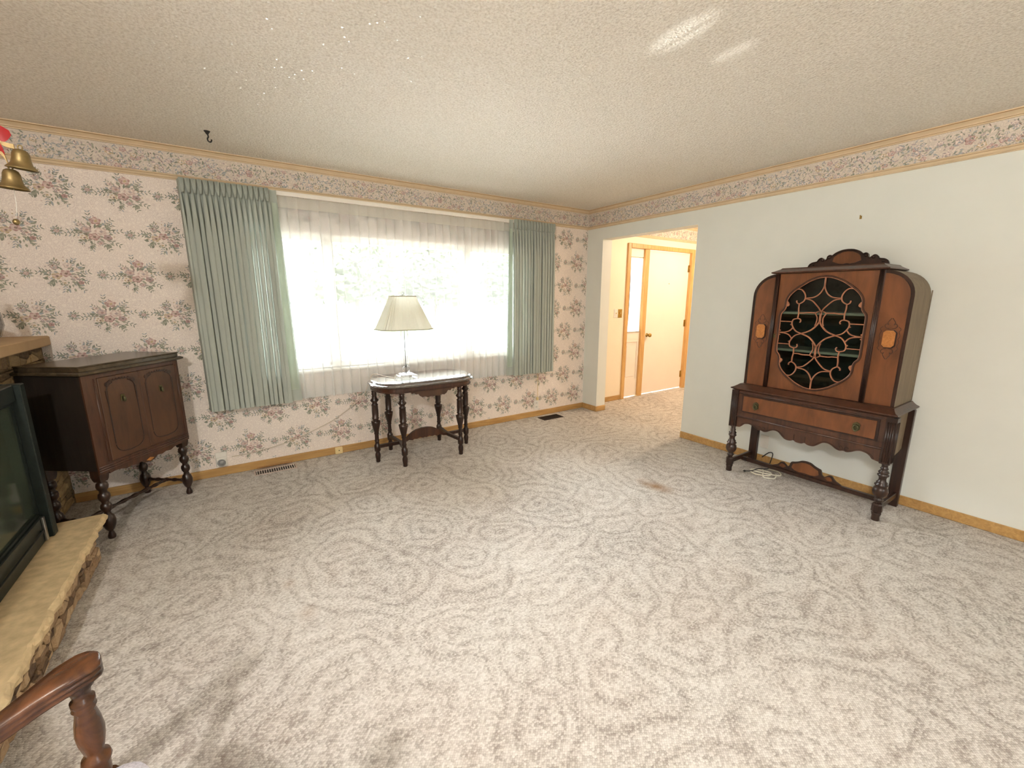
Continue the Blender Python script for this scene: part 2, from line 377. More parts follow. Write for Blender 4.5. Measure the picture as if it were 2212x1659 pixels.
def leaf(cx, cz, ang, L, wd, col):
    c, s = math.cos(ang), math.sin(ang); P = []
    for t, w in ((0, 0), (.25, .8), (.5, 1), (.78, .6), (1, 0), (.78, -.5), (.5, -.9), (.25, -.7)):
        x, y = t * L, w * wd / 2; P.append((cx + x * c - y * s, cz + x * s + y * c))
    return (col, P)
def blob(cx, cz, r, lobes, col, rng, sq=1.0, amp=.16):
    ph = rng.random() * 6; n = lobes * 4
    return (col, [(cx + r * (1 + amp * math.cos(lobes * 2 * PI * i / n + ph)) * math.cos(2 * PI * i / n), cz + sq * r * (1 + amp * math.cos(lobes * 2 * PI * i / n + ph)) * math.sin(2 * PI * i / n)) for i in range(n)])
def flower(cx, cz, r, cols, rng, sq=.8):
    out = [blob(cx, cz, r, 5, cols[0], rng, sq), blob(cx, cz + r * .05, r * .76, 5, cols[1], rng, sq)]
    for k in range(3):
        a = rng.random() * 6.28; out.append(leaf(cx + r * .3 * math.cos(a), cz + r * .25 * math.sin(a), a + 1.4, r * .8, r * .22, cols[0]))
    out.append(blob(cx + r * .08, cz - r * .05, r * .30, 4, cols[2], rng, sq)); return out
def sprig(cx, cz, ang, L, col, rng, n=4):
    out = []; c, s = math.cos(ang), math.sin(ang)
    out.append((col, [(cx - s * .0009, cz + c * .0009), (cx + c * L, cz + s * L), (cx + s * .0009, cz - c * .0009)]))
    for k in range(n):
        t = (k + 1) / n; px, pz = cx + c * L * t, cz + s * L * t
        for sg in (-1, 1):
            out.append(leaf(px, pz, ang + sg * (.7 + .3 * rng.random()), .015 + .007 * rng.random(), .0062, col if rng.random() < .7 else SLATE))
    return out
def bouquet(seed, kind):
    rng = random.Random(seed); out = []
    for k in range(11):
        a = k / 11 * 2 * PI + rng.uniform(-.2, .2); r0 = rng.uniform(.035, .05)
        out += sprig(r0 * math.cos(a) * 1.1, r0 * math.sin(a), a + rng.uniform(-.3, .3), rng.uniform(.04, .075), rng.choice((SAGE, GGREEN, GGREEN)), rng, 4)
    for k in range(52):
        a = rng.random() * 2 * PI; r = rng.uniform(.02, .085)
        out.append(leaf(r * math.cos(a), r * math.sin(a) * 1.05, a + rng.uniform(-.7, .7), rng.uniform(.018, .032), rng.uniform(.009, .014), rng.choice((SAGE, SAGE, GGREEN, GGREEN, SLATE))))
    if kind == 0:
        F = [(.012, .072, .026, (ROSE, PINK, OCHRE)), (-.035, .018, .024, (MAUVE, PINK, ROSE)), (.03, .012, .027, (PINK, PALE, MAUVE)), (-.005, -.022, .026, (ROSE, PINK, UMBER)),
             (.058, -.022, .02, (ROSE, MAUVE, UMBER)), (-.05, -.03, .017, (OCHRE, PALE, UMBER)), (.02, -.058, .016, (MAUVE, PINK, ROSE)), (-.06, .045, .013, (PINK, PALE, ROSE))]
    else:
        F = [(.0, .004, .024, (ROSE, PINK, UMBER)), (-.04, -.012, .022, (OCHRE, PINK, UMBER)), (.014, .052, .019, (PINK, PALE, MAUVE)), (.04, -.018, .022, (MAUVE, PALE, ROSE)),
             (.062, -.05, .014, (ROSE, ROSE, UMBER)), (-.012, -.052, .021, (SAGE, PALE, OCHRE)), (-.045, .04, .017, (MAUVE, PINK, SLATE)), (.05, .03, .013, (PINK, PALE, ROSE))]
    for f in F: out += flower(*f, rng)
    for k in range(9):
        a = rng.random() * 2 * PI; r = rng.uniform(.03, .075)
        out.append(leaf(r * math.cos(a), r * math.sin(a), a + rng.uniform(-1, 1), .016, .0075, rng.choice((GGREEN, UMBER, SAGE))))
    for k in range(14):
        a = rng.random() * 2 * PI; r = rng.uniform(.07, .1)
        out.append(blob(r * math.cos(a), r * math.sin(a), .0035, 3, rng.choice((PINK, OCHRE, MAUVE)), rng))
    return out
def small_motif(seed):
    rng = random.Random(seed); out = []
    for k in range(5): out += sprig(0, 0, k / 5 * 6.28 + .4, .020, rng.choice((SAGE, GGREEN)), rng, 2)
    for k in range(6):
        a = k / 6 * 6.28; out.append(leaf(.008 * math.cos(a), .008 * math.sin(a), a, .02, .009, rng.choice((SAGE, GGREEN))))
    return out + flower(0, 0, .013, (ROSE, PINK, MAUVE), rng)
def frieze_tile(seed, L=.52, h=.15):
    rng = random.Random(seed); out = []
    for k in range(210):
        out.append(leaf(rng.uniform(0, L), rng.uniform(-h * .47, h * .47), rng.random() * 6.28, rng.uniform(.012, .03), rng.uniform(.006, .012), rng.choice((SAGE, GGREEN, SLATE, MAUVE, SAGE, SLATE, PALE))))
    for k in range(30):
        r = rng.uniform(.008, .021); out += flower(rng.uniform(0, L), rng.uniform(-h * .38, h * .38), r, rng.choice(((ROSE, PINK, MAUVE), (MAUVE, PALE, PINK), (MAUVE, PALE, SLATE), (OCHRE, PALE, SAGE), (SLATE, PALE, MAUVE), (SLATE, PALE, SAGE))), rng)
    for k in range(70):
        out.append(leaf(rng.uniform(0, L), rng.uniform(-h * .45, h * .45), rng.random() * 6.28, rng.uniform(.01, .022), rng.uniform(.004, .008), rng.choice((SAGE, GGREEN, UMBER, MAUVE, SLATE))))
    return out
def print_motif(mb, motif, cx, cz, place, clip=None, flip=False):
    for i, (col, P) in enumerate(motif):
        pts = [(cx + (-x if flip else x), cz + z) for x, z in P]
        if clip:
            x0, x1, z0, z1 = clip
            if any(not (x0 <= x <= x1 and z0 <= z <= z1) for x, z in pts): continue
        mb.quad([place(x, z, .0003 + .000012 * i) for x, z in pts], col)
sc12 = lambda mo, k: [(c, [(x * k, z * k) for x, z in P]) for c, P in mo]
BOUQ = [sc12(bouquet(5, 0), 1.07), sc12(bouquet(17, 1), 1.07)]; SMALL = small_motif(3); FRZ = [frieze_tile(k) for k in (1, 2, 8)]
def wallpaper(mb, place, x0, x1, holes=(), z1=2.225):
    for row in range(9):
        z = 2.095 - .2685 * row; even = row % 2 == 0
        xs = (-4.61 if even else -4.435) - .355 * 4
        for k in range(0, 24):
            x = xs + .355 * k
            for m, xx in ((BOUQ[(k + (1 if even else 0)) % 2], x), (SMALL, x + .178)):
                if xx < x0 - .1 or xx > x1 + .1: continue
                if any(h[0] < xx < h[1] and h[2] < z < h[3] for h in holes): continue
                print_motif(mb, m, xx, z, place, (x0, x1, .0, z1))
def frieze(mb, place, x0, x1, zc=2.315):
    x = x0; k = 0
    while x < x1:
        print_motif(mb, FRZ[k % 3], x, zc, place, (x0, x1, 2.232, 2.405)); x += .52; k += 1

XW, YS, XE = -5.15, -6.9, 3.3            # west wall, south wall, east end of the entry
H = 2.44
# floor, ceiling
f = MB(); f.box(XW - .2, XE + .2, YS - .2, .2, -.2, 0); struct('floor', f, M['carpet'])
f = MB(); f.box(XW - .2, XE + .2, YS - .2, .2, H, H + .15); struct('ceiling', f, M['ceiling'])

# window wall (north) with the picture window opening
WX0, WX1, WZ0, WZ1 = -3.66, -0.98, .80, 1.93
mats = [M['paper_ground']] + PAL + [M['white_paint'], M['frieze_ground']]
f = MB()
for (a, b, c, d) in ((XW - .2, WX0, 0, 2.22), (WX1, .0, 0, 2.22), (WX0, WX1, 0, WZ0), (WX0, WX1, WZ1, 2.22)): f.box(a, b, 0, .16, c, d)
f.box(XW - .2, 0, 0, .16, 2.22, H, 11)
pl = lambda x, z, e: (x, -e, z)
wallpaper(f, pl, XW, -.004, [(WX0 - .06, WX1 + .06, WZ0 - .06, WZ1 + .06)])
frieze(f, pl, XW, -.004)
struct('wall_north', f, mats)
# entry front wall (same line as the window wall), with door + sidelight opening
DX0, DX1, DZ1 = .80, 2.235, 2.09
f = MB()
f.box(.15, DX0, .04, .2, 0, 2.22); f.box(DX1, XE, .04, .2, 0, 2.22); f.box(DX0, DX1, .04, .2, DZ1, 2.22); f.box(.15, XE, .04, .2, 2.22, H, 11)
frieze(f, lambda x, z, e: (x, .04 - e, z), .15, XE)
struct('wall_entry', f, [M['wall_entry']] + PAL + [M['white_paint'], M['frieze_ground']])
# east wall with the cased opening
OY0, OY1, OZ = -1.470, -.2515, 2.0885
f = MB()
f.box(0, .151, OY1, .2, 0, 2.22); f.box(0, .151, YS - .2, OY0, 0, 2.22); f.box(0, .151, OY0, OY1, OZ, 2.22); f.box(0, .151, YS - .2, .2, 2.22, H, 11)
frieze(f, lambda x, z, e: (-e, -x, z), .004, -YS)
struct('wall_east', f, [M['wall_paint']] + PAL + [M['white_paint'], M['frieze_ground']])
# west wall (wallpapered too), south wall with the added rear window, entry end walls
f = MB(); f.box(XW - .2, XW, YS - .2, .16, 0, H)
pw = lambda x, z, e: (XW + e, x, z)
wallpaper(f, pw, -3.4, -.02); struct('wall_west', f, mats)
f = MB()
SX0, SX1, SZ0, SZ1 = -2.7, -1.9, 1.2, 2.0
for (a, b, c, d) in ((XW - .2, SX0, 0, H), (SX1, XE + .2, 0, H), (SX0, SX1, 0, SZ0), (SX0, SX1, SZ1, H)): f.box(a, b, YS - .16, YS, c, d)
struct('wall_south', f, M['wall_paint'])
f = MB(); f.box(XE, XE + .2, YS, .2, 0, H); struct('wall_entry_east', f, M['wall_entry'])
f = MB(); f.box(.151, XE, -3.2, -3.05, 0, H); struct('wall_entry_south', f, M['wall_entry'])

# baseboards
BH, BT = .067, .014
def board(name, x0, x1, y0, y1):
    b = MB(); b.box(x0, x1, y0, y1, 0, BH, 0, .004); return struct(name, b, M['pine'])
board('baseboard_north', -4.79, -BT - .0005, -BT, 0)
b = MB(); b.box(-BT, 0, OY1 - BT, 0, 0, BH, 0, .004); b.box(.0005, .151, OY1 - BT, OY1, 0, BH, 0, .004); struct('baseboard_east_column', b, M['pine'])
b = MB(); b.box(-BT, 0, YS, OY0, 0, BH, 0, .004); struct('baseboard_east', b, M['pine'])
board('baseboard_entry', .152, .758, .04 - BT, .04)

# crown and lower mouldings (profiles run along the walls)
def moulding(name, prof, along, mi_of, mats):
    b = MB()
    for (p0, p1, ax) in along:
        for i in range(len(prof) - 1):
            (d0, z0), (d1, z1) = prof[i], prof[i + 1]
            if ax == 'x': q = [(p0[0], p0[1] - d0, z0), (p1[0], p1[1] - d0, z0), (p1[0], p1[1] - d1, z1), (p0[0], p0[1] - d1, z1)]
            else: q = [(p0[0] - d0, p0[1], z0), (p1[0] - d0, p1[1], z0), (p1[0] - d1, p1[1], z1), (p0[0] - d1, p0[1], z1)]
            b.quad(q, mi_of[i])
    return struct(name, b, mats)
CR = [(0, 2.398), (.012, 2.398), (.014, 2.404), (.009, 2.408), (.012, 2.416), (.020, 2.424), (.027, 2.43), (.032, 2.434), (.032, 2.44)]
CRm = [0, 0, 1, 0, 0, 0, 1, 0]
LO = [(0, 2.2183), (.012, 2.2183), (.012, 2.2225), (.009, 2.2235), (.012, 2.2265), (.017, 2.232), (.0195, 2.238), (.016, 2.243), (.010, 2.2465), (.012, 2.252), (.009, 2.255), (0, 2.255)]
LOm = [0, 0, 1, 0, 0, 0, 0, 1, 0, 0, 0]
moulding('trim_1', CR, [((XW, 0), (0, 0), 'x'), ((0, 0), (0, YS), 'y')], CRm, [M['crown'], M['crown_dark']])
moulding('trim_2', LO, [((XW, 0), (0, 0), 'x'), ((0, 0), (0, YS), 'y')], LOm, [M['crown'], M['crown_dark']])
moulding('trim_3', CR, [((.151, .04), (XE, .04), 'x')], CRm, [M['crown'], M['crown_dark']])
moulding('trim_4', LO, [((.151, .04), (XE, .04), 'x')], LOm, [M['crown'], M['crown_dark']])

# picture window: frame, mullions, panes, sill
b = MB()
fy0, fy1 = .05, .12
b.box(WX0, WX1, fy0, fy1, WZ0, WZ0 + .05); b.box(WX0, WX1, fy0, fy1, WZ1 - .05, WZ1)
b.box(WX0, WX0 + .05, fy0, fy1, WZ0 + .05, WZ1 - .05); b.box(WX1 - .05, WX1, fy0, fy1, WZ0 + .05, WZ1 - .05)
for mx in (-2.99, -1.65): b.box(mx - .045, mx + .045, fy0 - .01, fy1, WZ0 + .05, WZ1 - .05)
win = struct('window_1', b, M['white_paint'])
for (a, c) in ((WX0 + .05, -3.035), (-2.945, -1.695), (-1.605, WX1 - .05)):
    g = MB(); g.box(a, c, .088, .093, WZ0 + .05, WZ1 - .05); link('window_pane', g, M['glass'], win)
b = MB(); b.box(WX0 - .03, WX1 + .03, -.022, .05, WZ0 - .03, WZ0, 0, .006); link('window_sill', b, M['white_paint'], win)
# unseen rear window, added and sized for its light on the room
b = MB()
b.box(SX0, SX1, YS - .1, YS - .04, SZ0, SZ0 + .06); b.box(SX0, SX1, YS - .1, YS - .04, SZ1 - .06, SZ1)
for k in range(4):
    x = SX0 + (SX1 - SX0 - .06) * k / 3; b.box(x, x + .06, YS - .1, YS - .04, SZ0 + .06, SZ1 - .06)
w2 = struct('window_2', b, M['white_paint'])
g = MB(); g.box(SX0 + .06, SX1 - .06, YS - .072, YS - .068, SZ0 + .06, SZ1 - .06); link('window_pane', g, M['glass'], w2)

# entry door and sidelight
b = MB()
b.box(.758, DX0 + .02, .018, .075, 0, 2.13, 0, .005); b.box(DX1 - .055, DX1 + .012, .018, .075, 0, 2.13, 0, .005)
b.box(DX0 + .0205, DX1 - .0555, .018, .075, 2.072, 2.13, 0, .005); b.box(1.121, 1.212, .03, .12, 0, 2.0715, 0, .005)
struct('trim_5', b, M['pine_v'])
b = MB(); b.box(1.2125, 2.179, .065, .11, .012, 2.071, 0, .003); door = struct('door_1', b, M['door_paint'])
b = MB(); b.lathe_axis([(.028, 0), (.028, .006), (.012, .01), (.011, .032), (.024, .042), (.029, .055), (.026, .068), (.012, .074)], (1.29, .065, .885), (0, -1, 0), 18); link('door_knob', b, M['brass'], door, 'round brass knob')
for hz in (1.85, 1.03, .228):
    b = MB(); b.box(2.150, 2.178, .058, .066, hz - .05, hz + .05); b.tube([(2.1795, .056, hz - .052), (2.1795, .056, hz + .052)], .006, 8); link('hinge', b, M['brass'], door)
b = MB(); b.lathe_axis([(.006, 0), (.006, .006)], (1.72, .065, 1.62), (0, -1, 0), 10); link('peephole', b, M['brass'], door)
b = MB()
sx0, sx1 = .8205, 1.1205
b.box(sx0, sx0 + .035, .06, .1, .012, 2.071); b.box(sx1 - .035, sx1, .06, .1, .012, 2.071)
b.box(sx0 + .035, sx1 - .035, .06, .1, 1.95, 2.071); b.box(sx0 + .035, sx1 - .035, .06, .1, .80, .955); b.box(sx0 + .035, sx1 - .035, .06, .1, .012, .255)
b.box(sx0 + .035, sx1 - .035, .072, .1, .255, .80)
b.prism([(sx0 + .035, .255), (sx1 - .035, .255), (sx1 - .05, .275), (sx0 + .05, .275)], .063, .073, 'y')
b.box(sx0 + .055, sx1 - .055, .064, .073, .30, .755, 0, .004)
side = struct('window_3', b, M['door_paint'])
g = MB(); g.box(sx0 + .035, sx1 - .035, .078, .082, .955, 1.95); link('window_pane', g, M['glass'], side)
# sidelight curtain on two rods
def sl(u, v):
    z = .945 + (1.955 - .945) * v; edge = .5 + .5 * (2 * v - 1) ** 2
    w = .120 - .012 * (1 - (2 * v - 1) ** 2)
    return (.9705 + (u - .5) * 2 * w, .048 + .006 * math.sin(u * 2 * PI * 9), z)
cur = thing('sidelight_curtain', 'narrow white gathered curtain over the glass beside the front door', 'curtain', (.9705, .05, .945))
def local(fn, o): return lambda u, v: tuple(Vector(fn(u, v)) - o.location)
b = MB(); b.grid(local(sl, cur), 90, 16); link('cloth', b, cloth('sidelight_voile', (.9, .88, .82, 1), .6, .25), cur)
for z in (.0, 1.01):
    b = MB(); b.tube([(-.13, 0.0, z), (.13, 0.0, z)], .005, 8); b.box(-.13, -.122, 0, .012, z - .006, z + .006); b.box(.122, .13, 0, .012, z - .006, z + .006); link('curtain_rod', b, M['brass'], cur)

# ------------------------------------------------------------------ window dressing
rng = random.Random(4)
rod = thing('traverse_rod', 'white traverse curtain rod running under the floral border above the window', 'curtain rod', (-2.27, 0, 2.19))
b = MB(); b.box(-1.62, 1.60, -.088, -.068, -.006, .026, 0, .003); link('rail', b, M['white_paint'], rod)
for s in (-1.62, 1.58):
    b = MB(); b.box(s, s + .02, -.068, 0, -.006, .026); link('bracket', b, M['white_paint'], rod)

def pleat_sheet(x0, x1, y0, z0, z1, n, amp, seed, head=.09, lap=.34):
    rg = random.Random(seed); ph = [rg.uniform(-.5, .5) for _ in range(n + 2)]; am = [rg.uniform(.7, 1.25) for _ in range(n + 2)]
    def lerp(a, t):
        i = int(t); fr = t - i; fr = fr * fr * (3 - 2 * fr); return a[min(i, n)] * (1 - fr) + a[min(i + 1, n + 1)] * fr
    def fn(u, v):
        z = z0 + (z1 - z0) * v; top = max(0, min(1, (z - (z1 - head - .28)) / .28)); inhead = z > z1 - head
        t = u * n; A = amp * lerp(am, t) * (1 - .35 * top)
        a = 2 * PI * t + lerp(ph, t) * (1 - v) * 1.3
        s = math.sin(a) if lap != .34 else 1.7 * abs(math.cos(a / 2)) ** .75 - .95
        if inhead: A *= .55
        sharp = s * (1 - .25 * top * abs(s))
        x = x0 + (x1 - x0) * u + (.34 * A * math.sin(2 * a) * (1 - top * .5) if lap == .34 else lap * A * math.cos(a))
        if abs(z - (z1 - head)) < .016: A *= .30
        return (x, y0 - A * sharp, z)
    return fn
def green_curtain(x0, x1, n, label, inner):
    o = thing('green_curtain', label, 'curtain', ((x0 + x1) / 2, -.115, .56), 0, 'sage green curtains at the picture window')
    fn = pleat_sheet(x0, x1, -.115, .56, 2.213, n, .036, 11 + n)
    def f2(u, v):
        p = Vector(fn(u, v)); return tuple(p - o.location)
    b = MB()
    nv = 60
    b.grid(f2, n * 14, nv); link('cloth', b, M['curtain'], o)
    # return of the curtain to the wall on the outer side and flat leading edge on the inner side
    ox = x0 if inner > 0 else x1; sgn = -1 if inner > 0 else 1
    b = MB()
    b.grid(lambda u, v: (ox + sgn * (.012 * math.sin(u * PI)) - o.location.x, -.115 + u * .108 - o.location.y, (.565 + 1.645 * v) - o.location.z), 8, 30)
    link('side_return', b, M['curtain'], o)
    ix = x1 if inner > 0 else x0
    b = MB(); b.grid(lambda u, v: (ix + inner * (.004 + .085 * u * (1 - .45 * v)) - o.location.x, -.112 + .012 * math.sin(u * 3) - o.location.y, (.565 + 1.645 * v) - o.location.z), 8, 40, 0, True)
    link('leading_edge', b, M['curtain'], o)
    b = MB(); b.grid(lambda u, v: (ix + inner * (.012 + .062 * u * (1 - .45 * v)) - o.location.x, -.1155 + .012 * math.sin(u * 3) - o.location.y, (.66 + 1.46 * v) - o.location.z), 8, 40, 0, True)
    link('lining', b, M['lining'], o, 'pale lining seen at the inner edge')
    # pinch pleat tufts in the heading
    for k in range(n):
        xc = x0 + (x1 - x0) * (k + .5) / n
        b = MB()
        for d in (-.006, 0, .006):
            b.tube([(xc + d * .5 - o.location.x, -.148 + abs(d) * .5 - o.location.y, 2.118 - o.location.z), (xc + d - o.location.x, -.150 - o.location.y, 2.16 - o.location.z), (xc + d * 1.5 - o.location.x, -.142 - o.location.y, 2.212 - o.location.z)], [.004, .006, .0055], 6)
        link('pinch_pleat', b, M['curtain'], o)
    return o
green_curtain(-3.945, -3.405, 16, 'wide sage green pleated curtain between the dark cabinet and the lamp table', 1)
green_curtain(-1.175, -.63, 14, 'sage green pleated curtain next to the room corner and the entry opening', -1)

def sheer(x0, x1, n, label, y0):
    o = thing('sheer_curtain', label, 'sheer curtain', ((x0 + x1) / 2, y0, .56), 0, 'white sheers across the picture window')
    fn = pleat_sheet(x0, x1, y0, .56, 2.185, n, .017, 70 + n, .085, 1.15)
    def f2(u, v): return tuple(Vector(fn(u, v)) - o.location)
    b = MB(); b.grid(f2, n * 12, 44); link('cloth', b, M['sheer'], o)
    b = MB(); b.grid(lambda u, v: tuple(Vector(fn(u, .948 + .052 * v)) + Vector((0, -.003, 0)) - o.location), n * 12, 3); link('heading_tape', b, M['sheer_head'], o)
    b = MB(); b.grid(lambda u, v: tuple(Vector(fn(u, .05 * v)) + Vector((0, .003, 0)) - o.location), n * 12, 3); link('hem', b, M['sheer'], o)
    return o
sheer(-3.46, -2.293, 15, 'white sheer curtain panel hanging behind the table lamp', -.052)
sheer(-2.287, -1.12, 15, 'white sheer curtain panel hanging beside the entry side green curtain', -.046)

# ------------------------------------------------------------------ oval lamp table
tb = thing('side_table', 'dark walnut six-legged side table with glossy oblong top in front of the window', 'table', (-2.37, -.415, 0))
def oblong(L, D, n=10):
    # straight sides with generously rounded ends
    P = []; r = D * .72
    for (sx, sy, a0) in ((1, -1, -90), (1, 1, 0), (-1, 1, 90), (-1, -1, 180)):
        cx, cy = sx * (L - r), sy * (D - D * .96)
        for i in range(n + 1):
            a = math.radians(a0 + 90 * i / n); P.append((cx + r * math.cos(a), cy + D * .96 * math.sin(a)))
    return P
def ring(L, D, z): return [(x, y, z) for x, y in oblong(L, D)]
b = MB(); b.loft([ring(.455, .262, .682), ring(.465, .272, .688), ring(.472, .278, .696), ring(.466, .273, .703), ring(.455, .262, .707), ring(.452, .259, .713), ring(.445, .252, .7215), ring(.436, .243, .7248)], 0, False)
topm = wood('polished_top', (.02, .009, .006, 1), (.05, .02, .012, 1), .05, (3, 3, 3), 3, 1.0, .0)
pt_ = topm.node_tree.nodes['Principled BSDF']; pt_.inputs['Coat Weight'].default_value = 1.0; pt_.inputs['Coat IOR'].default_value = 2.2; pt_.inputs['Coat Roughness'].default_value = .04
link('table_top', b, topm, tb)
b = MB(); b.loft([ring(.44, .248, .640), ring(.44, .248, .6815)], 0, False); b.loft([ring(.446, .254, .640), ring(.446, .254, .648)], 0, False); link('apron', b, M['walnut_mid'], tb)
prof = [(-.20, .642), (-.195, .628), (-.17, .632), (-.16, .618), (-.135, .622), (-.12, .60), (-.10, .588), (-.075, .592), (-.055, .582), (-.02, .588), (0, .584), (.02, .588), (.055, .582), (.075, .592), (.10, .588), (.12, .60), (.135, .622), (.16, .618), (.17, .632), (.195, .628), (.20, .642)]
for sy in (-1, 1):
    b = MB(); b.prism(prof, sy * .246 - .008, sy * .246 + .008, 'y'); link('scalloped_apron', b, M['door_veneer'], tb)
LEG = [(.015, .0), (.019, .006), (.018, .025), (.022, .045), (.023, .07), (.018, .085), (.016, .095), (.026, .105), (.0265, .155), (.019, .165), (.016, .185), (.021, .195), (.017, .205), (.016, .25), (.021, .262), (.018, .27),
       (.022, .285), (.030, .32), (.037, .355), (.039, .372), (.025, .378), (.023, .388), (.030, .395), (.030, .40), (.026, .405), (.028, .46), (.026, .512), (.030, .517), (.022, .524), (.020, .535), (.034, .552), (.035, .558), (.021, .575), (.018, .60), (.023, .61), (.019, .62), (.022, .638)]
lb = MB(); lb.lathe(LEG, seg=20)
feet = [(-.433, 0), (-.272, -.232), (-.245, .235), (.255, -.235), (.252, .235), (.433, 0)]
l0 = None
for (x, y) in feet:
    if l0 is None: l0 = link('leg', lb, M['walnut'], tb); l = l0
    else: l = dup(l0, tb)
    l.location = (x, y, 0)
for s in (-1, 1):
    b = MB()
    for (x, y) in ((s * .433, 0), (s * .262, -.233), (s * .25, .235)):
        d = Vector((s * .23 - x, 0 - y, 0)); p0 = Vector((x, y, .14)) + d.normalized() * .016; p1 = Vector((s * .23, 0, .14))
        nn = Vector((-d.y, d.x, 0)).normalized() * .013
        b.loft([[p + nn * a + Vector((0, 0, c)) for a, c in ((1, -.014), (1, .014), (-1, .014), (-1, -.014))] for p in (p0, p1)], 0, False)
    link('cross_stretcher', b, M['walnut'], tb)
arch_t = smooth_pts([(-.235, .150), (-.19, .158), (-.14, .20), (-.09, .228), (-.04, .240), (.0, .242), (.04, .240), (.09, .228), (.14, .20), (.19, .158), (.235, .150)], 3)
arch_b = [(.235, .126), (.19, .132), (.15, .148), (.115, .14), (.10, .152), (.075, .146), (.045, .156), (.015, .146), (0, .152), (-.015, .146), (-.045, .156), (-.075, .146), (-.10, .152), (-.115, .14), (-.15, .148), (-.19, .132), (-.235, .126)]
b = MB(); b.prism([(p[0], p[1]) for p in arch_t] + arch_b, -.011, .011, 'y'); link('arched_stretcher', b, M['walnut_mid'], tb)

# ------------------------------------------------------------------ table lamp
lm = thing('table_lamp', 'table lamp with pleated cream shade and clear glass stem on the dark side table', 'lamp', (-2.525, -.45, .7255))
b = MB(); b.box(-.078, .078, -.062, .062, 0, .032, 0, .008); b.box(-.055, .055, -.045, .045, .0322, .042, 0, .004); link('glass_base', b, M['crystal'], lm)
b = MB(); b.sphere((0, 0, .075), .034); link('glass_ball', b, M['crystal'], lm)
b = MB(); b.lathe([(.012, .108), (.016, .115), (.018, .16), (.026, .28), (.034, .36), (.036, .39), (.031, .41), (.014, .418)], seg=8); link('glass_column', b, M['crystal'], lm)
b = MB(); b.tube([(0, 0, .042), (0, 0, .70)], .0035, 8); b.lathe([(.012, .104), (.012, .108)], seg=12); b.lathe([(.014, .418), (.018, .424), (.010, .43), (.014, .47), (.014, .50)], seg=14); link('stem', b, plain('dull_steel', (.16, .16, .15, 1), .45, .8), lm)
def ring3(cx, cz, r): return [(cx + r * math.cos(t * PI / 8), 0, cz + r * math.sin(t * PI / 8)) for t in range(-6, 7)]
for s in (-1, 1):
    b = MB(); b.tube([(s * .030, 0, .375), (s * .052, 0, .37), (s * .06, 0, .352)], .0025, 6); b.tube([(p[0] * 1 + s * .068, 0, p[2] + .352) for p in [(q[0] * -s * -1, 0, q[2]) for q in ring3(0, 0, .013)]], .003, 6)
    link('glass_ring', b, M['crystal'], lm)
def shade_ring(w, c, d, z, n=6, pl=0.0):
    base_ = [(w, -d + c), (w, d - c), (w - c, d), (-w + c, d), (-w, d - c), (-w, -d + c), (-w + c, -d), (w - c, -d)]; out = []
    for i in range(8):
        a = Vector(base_[i]); e = Vector(base_[(i + 1) % 8])
        for k in range(n):
            p = a.lerp(e, k / n); s = 1 + pl * (1 if k % 2 else -1); out.append((p.x * s, p.y * s, z))
    return out
b = MB(); b.loft([shade_ring(.222, .075, .17, .425, 8, .013), shade_ring(.1, .03, .075, .70, 8, .016)], 0, False, False)
sh = link('shade', b, M['shade'], lm, 'pleated cream shade')
bm_ = cloth('shade_binding', lin((190, 186, 165)), .2)
for nm_, (w, c, d, z) in (('bottom_binding', (.224, .076, .172, .425)), ('top_binding', (.102, .031, .077, .698))):
    b = MB(); P = shade_ring(w, c, d, z, 1); b.tube(P + [P[0]], .0042, 6); link(nm_, b, bm_, sh)
b = MB(); b.lathe([(.005, .70), (.006, .706), (.003, .71)], seg=10); b.tube([(.013 * math.cos(t * PI / 8), 0, .721 + .012 * math.sin(t * PI / 8)) for t in range(17)], .0025, 6); link('finial', b, M['chrome'], lm)
b = MB()
for k in range(4):
    a = PI / 4 + k * PI / 2; b.tube([(0, 0, .695), (.09 * math.cos(a), .07 * math.sin(a), .698)], .0015, 5)
link('spider', b, M['chrome'], lm)
b = MB(); pts = smooth_pts([(-2.615, -.40, .7285), (-2.66, -.30, .729), (-2.72, -.15, .735), (-2.75, -.115, .68), (-2.80, -.105, .56), (-2.86, -.06, .48), (-2.99, -.012, .37), (-3.15, -.012, .29), (-3.45, -.01, .19), (-3.70, -.01, .15), (-3.86, -.012, .145)], 6)
b.tube(pts, .0028, 6); tag(link('lamp_cord', b, plain('clear_cord', lin((206, 192, 172)), .4)), 'thin pale cord sagging along the floral wall from lamp table to outlet', 'cord')

# ------------------------------------------------------------------ corner cabinet by the fireplace
ca = thing('corner_cabinet', 'dark walnut two-door cabinet on turned legs angled across the fireplace corner', 'cabinet', (-4.484, -.732, 0), math.atan2(.475, .345))
LW, DP = .587, .318
x0, x1, y0, y1 = -.028, LW + .028, -.03, DP + .03
b = MB(); b.box(x0, x1, y0 + .004, y1, .432, .985, 0); link('body', b, [M['black_side']], ca)
b = MB()
b.box(x0 - .002, .052, y0 - .006, y0 + .0035, .41, .985); b.box(LW - .006, x1 + .002, y0 - .006, y0 + .0035, .41, .985)
b.box(.052, LW - .006, y0 - .006, y0 + .0035, .962, .985); b.box(.052, LW - .006, y0 - .006, y0 + .0035, .41, .462)
for z in (.425, .438, .451): b.tube([(x0, y0 - .006, z), (x1, y0 - .006, z)], .0045, 6)
for xx in (.036, LW + .008):
    b.tube([(xx, y0 - .006, .47), (xx, y0 - .006, .96)], .004, 6)
link('front_frame', b, M['walnut_mid'], ca)
def rect_ring(x0, x1, y0, y1, z, c=.0): return [(x0, y0, z), (x1, y0, z), (x1, y1, z), (x0, y1, z)]
b = MB()
